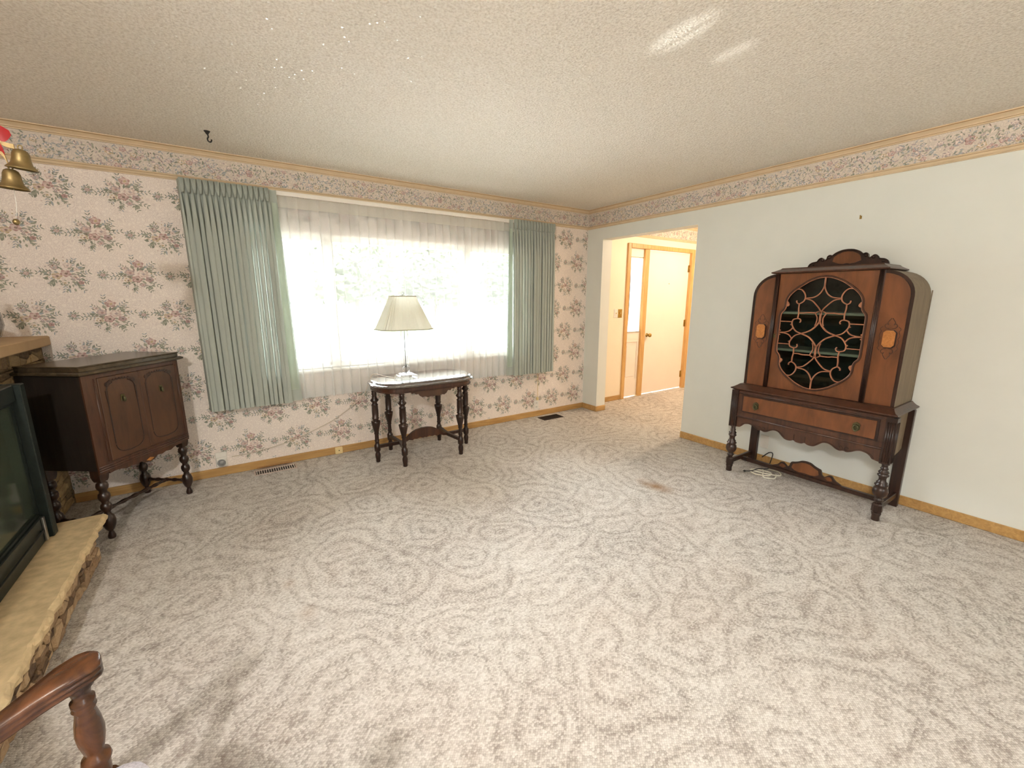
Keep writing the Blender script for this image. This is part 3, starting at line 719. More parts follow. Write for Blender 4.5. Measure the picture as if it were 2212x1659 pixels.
b.loft([rect_ring(x0 - .012, x1 + .012, y0 - .016, y1 - .02, .985), rect_ring(x0 - .03, x1 + .03, y0 - .032, y1 - .02, .993), rect_ring(x0 - .03, x1 + .03, y0 - .032, y1 - .02, 1.003), rect_ring(x0 - .02, x1 + .02, y0 - .022, y1 - .02, 1.009),
        rect_ring(x0 - .008, x1 + .008, y0 - .012, y1 - .02, 1.012), rect_ring(x0 - .008, x1 + .008, y0 - .012, y1 - .02, 1.030), rect_ring(x0 - .014, x1 + .014, y0 - .016, y1 - .02, 1.034), rect_ring(x0 - .010, x1 + .010, y0 - .012, y1 - .02, 1.040)], 0, False)
link('cabinet_top', b, wood('dusty_walnut_top', (.04, .028, .016, 1), (.085, .06, .034, 1), .22, (3, 3, 3), 4), ca)  # lighter olive-brown than the rest of the cabinet
for k, (a, c) in enumerate(((.0545, .309), (.3105, LW - .0085))):
    b = MB(); b.box(a, c, y0 - .010, y0 + .003, .464, .960, 0, .003); d = link('door', b, M['door_veneer'], ca)
    m = (a + c) / 2; hw = (c - a) / 2 - .036
    path = [(m - hw, .56), (m - hw, .87)] + arc(m - hw + .05, .87, .05, 180, 100, 5) + [(m - .05, .932), (m, .936), (m + .05, .932)] + arc(m + hw - .05, .87, .05, 80, 0, 5) + [(m + hw, .56)] + arc(m + hw - .055, .555, .055, 0, -80, 5) + [(m, .496)] + arc(m - hw + .055, .555, .055, -100, -180, 5)
    b = MB(); b.ribbon(path, .006, y0 - .0128, y0 - .0095)
    for (cx, cz) in ((m - hw + .01, .915), (m + hw - .01, .915)):
        b.prism(arc(cx, cz, .014, 0, 330, 8), y0 - .0128, y0 - .0098); b.prism(arc(cx + (.014 if cx < m else -.014), cz + .012, .008, 0, 330, 7), y0 - .0125, y0 - .0098)
    for q in range(-3, 4): b.prism(arc(m + q * .019, .938 - abs(q) * .0015, .0075, 0, 320, 6), y0 - .0125, y0 - .0098)
    for (cx, sg) in ((m - hw, 1), (m + hw, -1)): b.prism([(cx - .004, .80), (cx + .004, .80), (cx + .006, .88), (cx - .006, .88)], y0 - .0126, y0 - .0098)
    link('inlay', b, M['walnut'], d)
    hx = m + (.0 if k == 0 else .005)
    b = MB(); b.box(hx - .012, hx + .012, y0 - .0135, y0 - .010, .80, .84, 0, .001); b.lathe_axis([(.004, 0), (.004, .008)], (hx, y0 - .0135, .828), (0, -1, 0), 8)
    b.lathe([(.003, .795), (.007, .80), (.0075, .815), (.004, .83)], hx, y0 - .022, 0, 10); link('pull', b, M['old_brass'], d, 'small dull brass drop pull')
ap = [(.03, .412), (.03, .398), (.06, .402), (.10, .398), (.13, .386), (.17, .392), (.20, .384), (.235, .390), (.26, .372), (.294, .366), (.327, .372), (.352, .390), (.387, .384), (.417, .392), (.457, .386), (.487, .398), (.527, .402), (.557, .398), (.557, .412)]
b = MB(); b.prism(ap, y0 - .004, y0 + .008, 'y'); ao = link('apron', b, M['walnut_mid'], ca)
b = MB(); b.prism([(.266, .385), (.294, .373), (.322, .385), (.294, .397)], y0 - .007, y0 - .0042, 'y'); link('lozenge', b, M['burl'], ao)
CL = [(.017, 0), (.019, .006), (.019, .018), (.012, .040), (.011, .047), (.022, .062), (.031, .09), (.033, .115), (.027, .142), (.016, .155), (.018, .160), (.014, .166), (.024, .182), (.027, .20), (.024, .217), (.015, .226), (.018, .2295), (.015, .233), (.026, .25), (.029, .266), (.026, .283), (.016, .293), (.019, .2975), (.016, .302), (.026, .315), (.029, .331), (.026, .348), (.017, .358), (.020, .361)]
cl0 = None
for (x, y) in ((0, 0), (LW, 0), (LW, DP), (0, DP)):
    if cl0 is None:
        lb = MB(); lb.lathe(CL, seg=20)
        lb.loft([rect_ring(-.021, .021, -.021, .021, .361), rect_ring(-.025, .025, -.025, .025, .375), rect_ring(-.028, .028, -.028, .028, .395), rect_ring(-.028, .028, -.028, .028, .4315)], 0, False)
        cl0 = link('leg', lb, M['walnut'], ca); l = cl0
    else: l = dup(cl0, ca)
    l.location = (x, y, 0)
def turned(p0, p1, n, r=.011):
    prof = []; p0, p1 = Vector(p0), Vector(p1); L = (p1 - p0).length
    for i in range(n * 8 + 1):
        t = i / (n * 8); prof.append((r * (1 + .28 * math.cos(2 * PI * n * t)) * (1.25 if (i % 8 == 4) else 1), t * L))
    return prof, p0, (p1 - p0)
for (p0, p1, n) in (((0, .034, .105), (0, DP - .034, .105), 4), ((LW, .034, .105), (LW, DP - .034, .105), 4), ((.013, DP / 2, .105), (LW - .013, DP / 2, .105), 7)):
    b = MB(); pr_, a, d = turned(p0, p1, n); b.lathe_axis(pr_, a, d, 12); link('stretcher', b, M['walnut'], ca)

# ------------------------------------------------------------------ china cabinet
cc = thing('china_cabinet', 'tall orange-brown china cabinet with scrolled fretwork glass door on turned legs', 'cabinet', (0, -2.708, 0), -PI / 2)
def archo(u, zt, r, z0):   # outline from bottom-left, over the arches, to bottom-right
    return [(-u, z0)] + [(-u + r - r * math.cos(math.radians(a)), zt - r + r * math.sin(math.radians(a))) for a in range(0, 91, 9)] + [(u - r + r * math.sin(math.radians(a)), zt - r + r * math.cos(math.radians(a))) for a in range(0, 91, 9)] + [(u, z0)]
out = archo(.467, 1.583, .16, .7415); inn = archo(.449, 1.565, .142, .7415)
YF, YB = -.372, -.045
b = MB()
b.prism(out + inn[::-1], YF, YB, 'y', 1, 0, 1)
b.prism(archo(.4485, 1.5645, .1415, .7425), YB - .012, YB - .002, 'y', 2, 2, 2)
b.box(-.4485, .4485, YF + .012, YB - .0125, .7425, .757, 2)
b.box(.4675, .4705, YB, YB + .015, .7415, 1.46, 0)
link('upper_case', b, [M['tan_side'], M['walnut'], M['cab_inside']], cc)
for z in (1.035, 1.305):
    b = MB(); b.box(-.4480, .4480, YF + .03, YB - .013, z - .009, z + .009, 0, .002); link('shelf', b, M['shelf'], cc, 'pale-edged shelf behind the glass')
med = [(-.03, -.038), (-.017, -.052), (.017, -.052), (.03, -.038), (.03, .038), (.017, .052), (-.017, .052), (-.03, .038)]
for s in (-1, 1):
    P = [(s * .305, .7425), (s * .4475, .7425)] + [(s * (.307 + .1405 * math.cos(math.radians(a))), 1.423 + .1405 * math.sin(math.radians(a))) for a in range(0, 91, 9)] + [(s * .305, 1.5635)]
    b = MB(); b.prism(P, YF + .004, YF + .016, 'y'); wg = link('side_panel', b, M['veneer'], cc)
    b = MB(); b.prism([(s * .383 + p[0] * 1.12 + .003, 1.163 + p[1] * 1.1 - .002) for p in med], YF - .001, YF + .0035, 'y', 1); b.prism([(s * .383 + p[0], 1.163 + p[1]) for p in med], YF - .006, YF - .0011, 'y', 0); link('medallion', b, [M['burl'], M['walnut']], wg, 'octagonal orange burl medallion')  # offset dark octagon behind it is its shadow, built as a shape
    b = MB()
    for sg in (1, -1):
        for sx in (-1, 1):
            c = [(s * .383 + sx * q[0], 1.163 + sg * q[1]) for q in ((.006, .062), (.022, .066), (.03, .08), (.022, .092), (.013, .086), (.018, .10), (.008, .118), (.002, .128))]
            b.ribbon([tuple(p) for p in smooth_pts(c, 4)], .004, YF + .0025, YF + .0042)
            c = [(s * .383 + sx * q[0], 1.163 + sg * q[1]) for q in ((.042, .0), (.05, .02), (.043, .045), (.05, .06), (.038, .075))]
            b.ribbon([tuple(p) for p in smooth_pts(c, 4)], .0035, YF + .0025, YF + .0042)
    link('scroll_inlay', b, M['walnut_mid'], wg)
    b = MB()
    b.box(s * .3015 - .0125, s * .3015 + .0125, YF - .016, YF + .003, .7425, 1.582)
    for d in (-.008, 0, .008): b.tube([(s * .3015 + d, YF - .016, .745), (s * .3015 + d, YF - .016, 1.58)], .0042, 6)
    link('reeded_post', b, M['walnut'], cc)
# door with pierced opening
zc, HH, HW = 1.163, .386, .258
q = [(0, 1.02), (.14, 1.01), (.27, .98), (.40, .94), (.52, .885), (.63, .83), (.74, .765), (.83, .69), (.875, .62), (.885, .55), (.89, .48), (.925, .425), (.975, .385), (1.0, .32), (1.0, .16), (1.0, 0)]
Q = smooth_pts(q, 3); quad_ = [(p[0] * HW, p[1] * HH) for p in Q]
outline = [(x, zc + z) for x, z in quad_] + [(x, zc - z) for x, z in quad_[::-1][1:]] + [(-x, zc - z) for x, z in quad_[1:]] + [(-x, zc + z) for x, z in quad_[::-1][1:-1]]
dw, dz0, dz1 = .285, .7445, 1.5815
n = len(outline); yd0, yd1 = YF - .006, YF + .012
b = MB(); rect = []
for (x, z) in outline:   # project radially onto the door rectangle
    dx, dz = x, z - zc; k = min(dw / abs(dx) if abs(dx) > 1e-6 else 1e9, ((dz1 - zc) if dz > 0 else (zc - dz0)) / abs(dz) if abs(dz) > 1e-6 else 1e9)
    rect.append((dx * k, zc + dz * k))
# add the rectangle corners by snapping the nearest samples
for cx, cz in ((dw, dz1), (dw, dz0), (-dw, dz0), (-dw, dz1)):
    i = min(range(n), key=lambda i: (rect[i][0] - cx) ** 2 + (rect[i][1] - cz) ** 2); rect[i] = (cx, cz)
for i in range(n):
    k = (i + 1) % n
    for y in (yd0, yd1): b.quad([(outline[i][0], y, outline[i][1]), (outline[k][0], y, outline[k][1]), (rect[k][0], y, rect[k][1]), (rect[i][0], y, rect[i][1])])
    b.quad([(outline[i][0], yd0, outline[i][1]), (outline[k][0], yd0, outline[k][1]), (outline[k][0], yd1, outline[k][1]), (outline[i][0], yd1, outline[i][1])])
    b.quad([(rect[i][0], yd0, rect[i][1]), (rect[k][0], yd0, rect[k][1]), (rect[k][0], yd1, rect[k][1]), (rect[i][0], yd1, rect[i][1])])
dr = link('door', b, M['veneer'], cc)
b = MB(); o2 = outline + outline[:2]; b.ribbon(o2, .013, yd0 - .007, yd0 + .004); link('opening_moulding', b, M['walnut_mid'], dr)
b = MB(); b.ribbon([(x * .975, zc + (z - zc) * .983) for x, z in o2], .006, yd0 - .003, yd0 + .006); 
K = [([(0, 1.0), (0, .9), (0, .83)], .009), ([(0, .86), (.03, .79), (.1, .71), (.22, .655), (.41, .64)], .0075),
     ([(.66, .80), (.55, .80), (.465, .75), (.415, .67), (.44, .59), (.545, .54), (.61, .565), (.615, .60)], .0075),
     ([(.41, .63), (.25, .6), (.1, .5), (.025, .43), (0, .37)], .0075), ([(0, .41), (0, .3), (0, .2)], .012), ([(0, .23), (.07, .15), (.2, .06), (.40, 0)], .0095),
     ([(.38, 0), (.52, .03), (.61, .09), (.665, .17), (.65, .24), (.59, .265), (.50, .27), (.455, .235), (.475, .20)], .0075),
     ([(.05, .41), (.12, .375), (.07, .30), (.075, .21), (.10, .155)], .0065), ([(.545, .54), (.545, .45), (.53, .37), (.54, .28)], .0075), ([(.53, .375), (.40, .375), (.30, .385), (.12, .38)], .0075),
     ([(.66, .21), (.8, .21), (1.0, .21)], .0065), ([(.63, .1), (.70, .04), (.82, .01), (1.0, 0)], .0075), ([(.665, .15), (.70, .16)], .007), ([(.885, .50), (.82, .52), (.86, .57)], .016), ([(.94, .03), (1.0, .06)], .01)]
for (pts, w) in K:
    sp = [(p[0], p[1]) for p in smooth_pts(pts, 5)] if len(pts) > 2 else pts
    for sx in (-1, 1):
        for sz in (-1, 1):
            if pts[0][0] == 0 and pts[-1][0] == 0 and sx < 0: continue
            if sz < 0 and all(p[1] == 0 for p in pts): continue
            b.ribbon([(sx * x * HW, zc + sz * z * HH) for x, z in sp], w, yd0 - .002, yd0 + .006)
link('fretwork', b, M['fret'], dr, 'pinkish scrolled wooden fretwork')
b = MB(); b.prism([(x * 1.01, zc + (z - zc) * 1.008) for x, z in outline], yd1 - .005, yd1 - .002, 'y'); link('glass_pane', b, M['cab_glass'], dr)
b = MB(); b.box(-.292 + .006, -.292 + .02, yd0 - .004, yd0, 1.12, 1.15, 0, .001); b.lathe_axis([(.004, 0), (.004, .006)], (-.279, yd0 - .004, 1.135), (0, -1, 0), 8); link('keyhole_plate', b, M['old_brass'], dr)
# cornice and crest
def rr(u, y0, z): return [(-u, y0, z), (u, y0, z), (u, YB, z), (-u, YB, z)]
b = MB(); b.loft([rr(.325, YF - .02, 1.5835), rr(.34, YF - .034, 1.589), rr(.34, YF - .034, 1.596), rr(.325, YF - .02, 1.602), rr(.30, YF + .012, 1.616), rr(.292, YF + .02, 1.624)], 0, False); link('cornice', b, M['walnut_mid'], cc)
half = [(0, 1.748), (.035, 1.744), (.07, 1.729), (.09, 1.712), (.105, 1.716), (.118, 1.708), (.122, 1.69), (.132, 1.682), (.146, 1.694), (.158, 1.700), (.172, 1.692), (.182, 1.676), (.198, 1.672), (.215, 1.668), (.232, 1.654), (.24, 1.6245)]
H2 = [(p[0], p[1]) for p in smooth_pts(half, 3)]
b = MB(); b.prism([(-x, z) for x, z in H2[::-1]] + H2[1:], -.075, -.05, 'y'); cr = link('crest', b, M['walnut'], cc)
b = MB(); hb = [(0, 1.735), (.03, 1.731), (.06, 1.716), (.078, 1.70), (.085, 1.67), (.05, 1.655), (.02, 1.65), (0, 1.655)]
b.prism([(-x, z) for x, z in hb[::-1]] + hb[1:-1], -.078, -.0752, 'y'); link('crest_panel', b, M['veneer'], cr)
b = MB()
for sx in (-1, 1):
    b.ribbon([(sx * x, z) for x, z in H2], .007, -.082, -.0752)
    for (cx, cz, r) in ((.107, 1.70, .010), (.15, 1.685, .011), (.205, 1.655, .008)): b.lathe_axis([(r, 0), (r * .8, .006), (r * .2, .009)], (sx * cx, -.0752, cz), (0, -1, 0), 12)
link('crest_carving', b, M['walnut'], cr)
# waist moulding
def rw(u, y0, z): return [(-u, y0, z), (u, y0, z), (u, -.04, z), (-u, -.04, z)]
b = MB(); b.loft([rw(.492, -.446, .6905), rw(.497, -.452, .696), rw(.505, -.458, .700), (rw(.516, -.470, .706)), rw(.516, -.470, .713), rw(.50, -.455, .72), rw(.485, -.425, .733), rw(.478, -.405, .7412)], 0, False); link('waist_moulding', b, M['walnut_mid'], cc)
# lower case
b = MB()
b.box(-.476, -.468, -.41, -.085, .42, .690, 1); b.box(.468, .476, -.41, -.085, .42, .690, 1)
for s in (-1, 1): b.prism([(-.41, .4195), (-.41, .385), (-.36, .37), (-.13, .405), (-.085, .4195)], s * .472 - .004, s * .472 + .004, 'x', 1)
b.box(-.4675, .4675, -.10, -.086, .42, .690, 0); b.box(-.4675, .4675, -.405, -.1005, .425, .44, 0)
b.box(-.4595, .4595, -.438, -.41, .665, .690, 0); b.box(-.4595, .4595, -.438, -.41, .478, .522, 0)
b.box(-.4595, -.432, -.438, -.41, .5225, .6645, 0); b.box(.432, .4595, -.438, -.41, .5225, .6645, 0)
b.tube([(-.4595, -.4385, .482), (.4595, -.4385, .482)], .007, 8); b.tube([(-.4595, -.4385, .672), (.4595, -.4385, .672)], .004, 8)
link('lower_case', b, [M['walnut_mid'], M['tan_side']], cc)
b = MB(); b.box(-.4315, .4315, -.442, -.41, .523, .664, 1); b.box(-.418, .418, -.446, -.4421, .533, .654, 0, .002); dw_ = link('drawer', b, [M['veneer'], M['walnut']], cc)
pk = None
for s in (-.318, .318):
    b = MB(); b.prism([(.0, .036), (.012, .03), (.022, .018), (.019, .004), (.023, -.01), (.012, -.022), (0, -.032), (-.012, -.022), (-.023, -.01), (-.019, .004), (-.022, .018), (-.012, .03)], -.4495, -.4462, 'y')
    b.lathe_axis([(.006, 0), (.007, .008), (.004, .014)], (0, -.4495, .014), (0, -1, 0), 10)
    b.tube([(.013 * math.cos(t), -.459, -.004 + .018 * math.sin(t)) for t in [PI * (.5 + i / 8) for i in range(17)]], .0035, 6)
    b.sphere((0, -.459, -.022), .006, 0, 10, 6); p = link('pull', b, M['old_brass'], dw_, 'aged brass drop pull'); p.location = (s, 0, .588)
# apron
half = [(0, .384), (.02, .386), (.036, .395), (.05, .388), (.07, .384), (.095, .388), (.118, .405), (.145, .428), (.175, .432), (.20, .422), (.222, .408), (.245, .402), (.268, .408), (.285, .404), (.31, .413), (.335, .428), (.36, .434), (.39, .428), (.408, .416), (.42, .402), (.438, .396), (.459, .392)]
hs = [(p[0], p[1]) for p in smooth_pts(half, 3)]
b = MB(); b.prism([(-.459, .4775)] + [(-x, z) for x, z in hs[::-1]] + hs[1:] + [(.459, .4775)], -.435, -.42, 'y'); ao = link('apron', b, M['walnut_mid'], cc)
for sx in (-1, 1):
    b = MB()
    for c in ([(.10, .402), (.13, .428), (.165, .441), (.20, .431), (.225, .415), (.245, .411), (.262, .42), (.252, .436), (.24, .43), (.245, .422)], [(.43, .405), (.415, .424), (.39, .438), (.36, .443), (.335, .437), (.31, .422), (.29, .414), (.272, .42), (.278, .437), (.292, .432), (.288, .424)], [(.036, .395), (.036, .44)]):
        b.ribbon([(sx * p[0], p[1]) for p in (smooth_pts(c, 4) if len(c) > 2 else c)], .004, -.4375, -.434)
    link('carved_scroll', b, M['walnut'], ao)
# legs
GL = [(.020, 0), (.023, .004), (.021, .03), (.026, .05), (.024, .056)]
GU = [(.020, .118), (.016, .125), (.022, .135), (.026, .142), (.022, .15), (.017, .156), (.024, .165), (.036, .18), (.041, .20), (.037, .222), (.028, .236), (.036, .242), (.036, .248), (.027, .254), (.030, .262), (.022, .27), (.019, .285), (.022, .30), (.030, .308), (.030, .314), (.022, .32), (.029, .33), (.024, .338), (.017, .346), (.022, .356), (.017, .362), (.016, .376), (.020, .388)]
gl = None
for s in (-1, 1):
    if gl is None:
        b = MB(); b.lathe(GL, seg=22)
        oc = lambda r, z: [(r * math.cos(PI / 8 + k * PI / 4) / math.cos(PI / 8), r * math.sin(PI / 8 + k * PI / 4) / math.cos(PI / 8), z) for k in range(8)]
        b.loft([oc(.022, .056), oc(.027, .064), oc(.027, .108), oc(.022, .118)], 0, False); b.lathe(GU, seg=22)
        b.box(-.027, .027, -.027, .027, .388, .690)
        for d in (-.016, -.0053, .0053, .016): b.tube([(d, -.0275, .40), (d, -.0275, .66)], .0042, 6); b.tube([(-.0275, d, .40), (-.0275, d, .66)], .0042, 6); b.tube([(.0275, d, .40), (.0275, d, .66)], .0042, 6)
        gl = link('leg', b, M['walnut'], cc); l = gl
    else: l = dup(gl, cc)
    l.location = (s * .487, -.4175, 0)
gr = None
for s in (-1, 1):
    if gr is None:
        b = MB(); b.box(-.03, .03, -.019, .019, 0, .690, 0, .003); gr = link('rear_leg', b, M['walnut'], cc); l = gr
    else: l = dup(gr, cc)
    l.location = (s * .478, -.066, 0)
for s in (-1, 1):
    b = MB(); b.box(s * .487 - .011, s * .487 + .011, -.390, -.0855, .066, .104, 0, .003); link('side_stretcher', b, M['walnut'], cc)
b = MB(); b.box(-.4755, .4755, -.262, -.228, .062, .092, 0, .004); ls = link('long_stretcher', b, M['walnut'], cc)
half = [(0, .200), (.03, .196), (.055, .182), (.08, .172), (.10, .165), (.108, .14), (.112, .128), (.125, .122), (.14, .134), (.155, .145), (.172, .142), (.185, .126), (.20, .112), (.225, .10), (.235, .0925)]
hs = [(p[0], p[1]) for p in smooth_pts(half, 3)]
b = MB(); b.prism([(-x, z) for x, z in hs[::-1]] + hs[1:], -.252, -.238, 'y'); sc_ = link('stretcher_crest', b, M['walnut'], cc)
hb = [(0, .187), (.03, .183), (.055, .168), (.085, .155), (.092, .125), (.07, .108), (.04, .104), (0, .108)]
b = MB(); b.prism([(-x, z) for x, z in hb[::-1]] + hb[1:-1], -.255, -.2522, 'y')
for sx in (-1, 1): b.prism([(sx * x, z) for x, z in ((.13, .118), (.145, .13), (.16, .133), (.172, .126), (.18, .108), (.15, .102))], -.255, -.2522, 'y')
link('crest_panel', b, M['veneer'], sc_)

# ------------------------------------------------------------------ fireplace on the west wall
fp = thing('stone_fireplace', 'stone fireplace breast with tan mantel shelf left of the dark corner cabinet', 'fireplace', (-4.79, -1.9, 0))
def mat_stone(name, c1, c2, c3, sc=7):
    m, nt, p = base(name, c1, .8, 0, .3); N = NT(nt); co = N.coord((1, 1, 2.2))
    v = N.add('ShaderNodeTexVoronoi'); v.inputs['Scale'].default_value = sc; nt.links.new(co, v.inputs['Vector'])
    e = N.add('ShaderNodeTexVoronoi', feature='DISTANCE_TO_EDGE'); e.inputs['Scale'].default_value = sc; nt.links.new(co, e.inputs['Vector'])
    n = N.noise(co, 26, 5, .65); s = N.add('ShaderNodeSeparateColor'); nt.links.new(v.outputs['Color'], s.inputs[0])
    a = N.ramp(N.math('ADD', N.math('MULTIPLY', s.outputs[0], .6), N.math('MULTIPLY', n.outputs['Fac'], .4)), [(.2, c3), (.5, c1), (.8, c2)])
    N.to(a, p, 'Base Color')
    h = N.math('ADD', N.math('MINIMUM', N.math('MULTIPLY', e.outputs['Distance'], 5), .5), N.math('MULTIPLY', n.outputs['Fac'], .6))
    N.bump(h, p, .9, .02); return m
M['stone'] = mat_stone('ledge_stone', lin((150, 128, 92)), lin((186, 160, 116)), lin((96, 78, 58)))
M['hearth_stone'] = mat_stone('hearth_ledge_stone', lin((150, 122, 94)), lin((196, 168, 132)), lin((92, 72, 58)), 9)
M['slab'] = plain('tan_sandstone', lin((198, 175, 135)), .75, 0, .17, 26, .5)
M['mantel'] = plain('tan_mantel', lin((184, 154, 114)), .7, 0, .08, 7, .1)
FY0, FY1 = -2.85, -.003
o = fp.location
def offs(mb): mb.v = [(x - o.x, y - o.y, z - o.z) for x, y, z in mb.v]; return mb
# chimney breast built of individual courses of stone around the firebox opening
rg = random.Random(9)
b = MB(); b.box(XW + .002, -4.82, FY0, FY1, .001, 1.104)
z = .001
while z < 1.10:
    h = min(rg.uniform(.07, .13), 1.104 - z); y = FY0
    if 1.104 - (z + h) < .03: h = 1.104 - z
    while y < FY1:
        w = min(rg.uniform(.14, .34), FY1 - y)
        if FY1 - (y + w) < .06: w = FY1 - y
        if not (-2.48 < y + w / 2 < -1.0 and z < .80): b.box(-4.8195, -4.797 + rg.uniform(0, .008), y + .003, y + w - .003, z + .003, z + h - .003, 0, .008)
        y += w
    z += h
link('chimney_breast', offs(b), M['stone'], fp)
b = MB(); b.box(-4.83, -4.7995, -2.48, -1.0, .21, .80); link('firebox', offs(b), M['iron'], fp)
b = MB(); b.box(XW + .002, -4.744, FY0 - .05, -.004, 1.1045, 1.166, 0, .006); link('mantel_shelf', offs(b), M['mantel'], fp)
# hearth: stones under a rough-edged slab
FY0 = -2.64
b = MB(); HX = -4.487; y = FY0
b.box(-4.788, HX - .03, FY0, -.99, .001, .158)
while y < -.985:
    w = min(rg.uniform(.06, .16), -.985 - y)
    if -.985 - (y + w) < .04: w = -.985 - y
    zz = .001
    while zz < .155:
        hh = min(rg.uniform(.04, .09), .158 - zz)
        if .158 - (zz + hh) < .02: hh = .158 - zz
        b.box(HX - .0295, HX - .004 + rg.uniform(-.006, .006), y + .002, y + w - .002, zz + .002, zz + hh - .002, 0, .010); zz += hh
    y += w
rh = thing('raised_hearth', 'low raised stone hearth with rough-edged tan slab along the left edge', 'hearth', (-4.79, -1.9, 0))
link('hearth_base', offs(b), M['hearth_stone'], rh)
b = MB(); n = 70; E1 = []
for k in range(n + 1):
    y = FY0 + (-.835 - FY0) * k / n; E1.append((-4.468 + rg.uniform(-.003, .002) - (.006 if rg.random() < .12 else 0), y))
for (zz0, zz1, ins) in ((.1585, .20, 0),):
    top = [(x, y) for x, y in E1]; rings = []
    for (z, d) in ((.1585, -.014), (.168, .002), (.184, .004), (.196, -.004), (.2, -.012)):
        rings.append([(-4.788, -.835, z)] + [(-4.788, FY0, z)] + [(x + d + rg.uniform(-.003, .003), y, z) for x, y in top])
    b.loft(rings, 0, False)
link('hearth_slab', offs(b), M['slab'], rh)

# glass fire screen standing on the hearth
fs = thing('fire_screen', 'greenish black metal and glass fire screen standing on the stone hearth', 'fire screen', (-4.66, -1.9, .2))
def ofs(mb): mb.v = [(x + 4.66, y + 1.9, z - .2) for x, y, z in mb.v]; return mb
S0, S1 = -2.52, -.955
b = MB()
b.box(-4.70, -4.632, S1 - .055, S1, .2005, 1.0, 0, .004); b.box(-4.70, -4.632, S0, S0 + .055, .2005, 1.0, 0, .004)
b.box(-4.70, -4.655, S0 + .055, S1 - .055, .92, 1.0, 0, .004); b.box(-4.70, -4.655, S0 + .055, S1 - .055, .2005, .33, 0, .004)
b.box(-4.785, -4.7005, S1 - .012, S1 - .002, .2005, 1.0); b.box(-4.785, -4.7005, S0, S0 + .01, .2005, 1.0); b.box(-4.785, -4.7005, S0 + .01, S1 - .012, .985, .995)
link('frame', ofs(b), M['screen_metal'], fs)
for k in range(2):
    a = S0 + .056 + (S1 - S0 - .112) * k / 2; c = a + (S1 - S0 - .112) / 2
    b = MB(); b.box(-4.69, -4.668, a + .001, a + .012, .331, .919); b.box(-4.69, -4.668, c - .012, c - .001, .331, .919); b.box(-4.69, -4.668, a + .012, c - .012, .331, .343); b.box(-4.69, -4.668, a + .012, c - .012, .907, .919)
    dd = link('glass_door', ofs(b), M['screen_metal'], fs)
    b = MB(); b.box(-4.682, -4.678, a + .012, c - .012, .343, .907); link('pane', ofs(b), M['dark_glass'], dd)
b = MB(); b.box(-4.6545, -4.645, S1 - .105, S1 - .08, .205, .33, 0, .002); link('vent_slide', ofs(b), M['chrome'], fs, 'pale metal vent slide')  # narrow upright pale strip on the lower rail
b = MB(); b.tube([(-4.645, S0 + .1, .27), (-4.645, S1 - .13, .27)], .006, 6)
for yy in (S0 + .1, S1 - .13, -1.9): b.box(-4.6548, -4.645, yy - .006, yy + .006, .264, .276)
link('rail', ofs(b), M['screen_metal'], fs)
b = MB(); rg = random.Random(2)
b.v = []; b.sphere((-4.735, -1.235, .575), .052, 0, 9, 7, 1.0)  # roughened white ball set behind the glass
b.v = [(x + rg.uniform(-.012, .012) if abs(x + 4.735) < .03 else -4.735 + (x + 4.735) * .6, y + rg.uniform(-.008, .008), z + rg.uniform(-.008, .008)) for x, y, z in b.v]; b.sm = [False] * len(b.sm)
# a ledge inside the fire screen carries the white lump
lg = MB(); lg.box(-4.79, -4.70, S0 + .02, S1 - .02, .50, .512); link('inner_ledge', ofs(lg), M['screen_metal'], fs)
tag(link('crumpled_paper', b, M['paper']), 'crumpled white paper lump behind the fire screen glass', 'paper')

# glass jar on the mantel
jr = thing('glass_jar', 'clear glass jar with coloured candies on the mantel end', 'jar', (-4.93, -.43, 1.1662))
b = MB(); b.lathe([(.02, .0), (.075, .002), (.105, .03), (.122, .09), (.118, .16), (.095, .22), (.07, .25), (.068, .27), (.075, .28), (.066, .28), (.064, .25), (.09, .215), (.112, .16), (.116, .09), (.10, .034), (.07, .008), (.02, .006)], seg=28); link('jar_body', b, M['crystal'], jr)
cols = [plain('candy_%s' % n_, lin(c), .35) for n_, c in (('orange', (226, 130, 50)), ('teal', (60, 120, 120)), ('blue', (60, 90, 150)), ('cream', (230, 210, 160)), ('green', (70, 120, 80)))]
b = MB(); rg = random.Random(8)
for k in range(90):
    z = rg.uniform(.02, .115); R = .085 * math.sqrt(rg.random()); a = rg.random() * 6.28; b.sphere((R * math.cos(a), R * math.sin(a), z), .016, rg.randrange(5), 8, 5)
ob = link('candy', b, cols, jr); ob['kind'] = 'stuff'

# hanging bells by the fireplace
be = thing('hanging_bells', 'pair of gold bells with red bow hanging near the ceiling by the fireplace', 'bell ornament', (-4.44, -1.2, 2.05))
B0 = be.location.copy(); be.location = (-4.271, -1.9, 1.8874); be.scale = (.747, .747, .747)
bell = [(.004, .075), (.014, .074), (.022, .068), (.027, .055), (.029, .035), (.033, .018), (.043, .006), (.049, 0), (.049, -.004), (.044, 0), (.032, .012), (.026, .03), (.02, .06), (.004, .068)]
for (p, t) in (((-4.424, -1.2, 1.945), .10), ((-4.462, -1.2, 1.862), .06)):
    b = MB(); b.lathe(bell, seg=28); b.tube([(.007 * math.cos(a), 0, .082 + .009 * math.sin(a)) for a in [i * PI / 6 for i in range(13)]], .0025, 6)
    ob = link('bell', b, M['gold'], be); ob.location = Vector(p) - B0; ob.rotation_euler = (t, t, 0)
b = MB(); b.tube([(-.022, 0, -.19), (-.025, 0, -.26), (-.035, 0, -.315)], .001, 5); link('clapper_string', b, M['white_plastic'], be)
b = MB(); b.sphere((-.036, 0, -.325), .012, 0, 12, 8, 1.1); link('clapper', b, M['gold'], be)
b = MB()
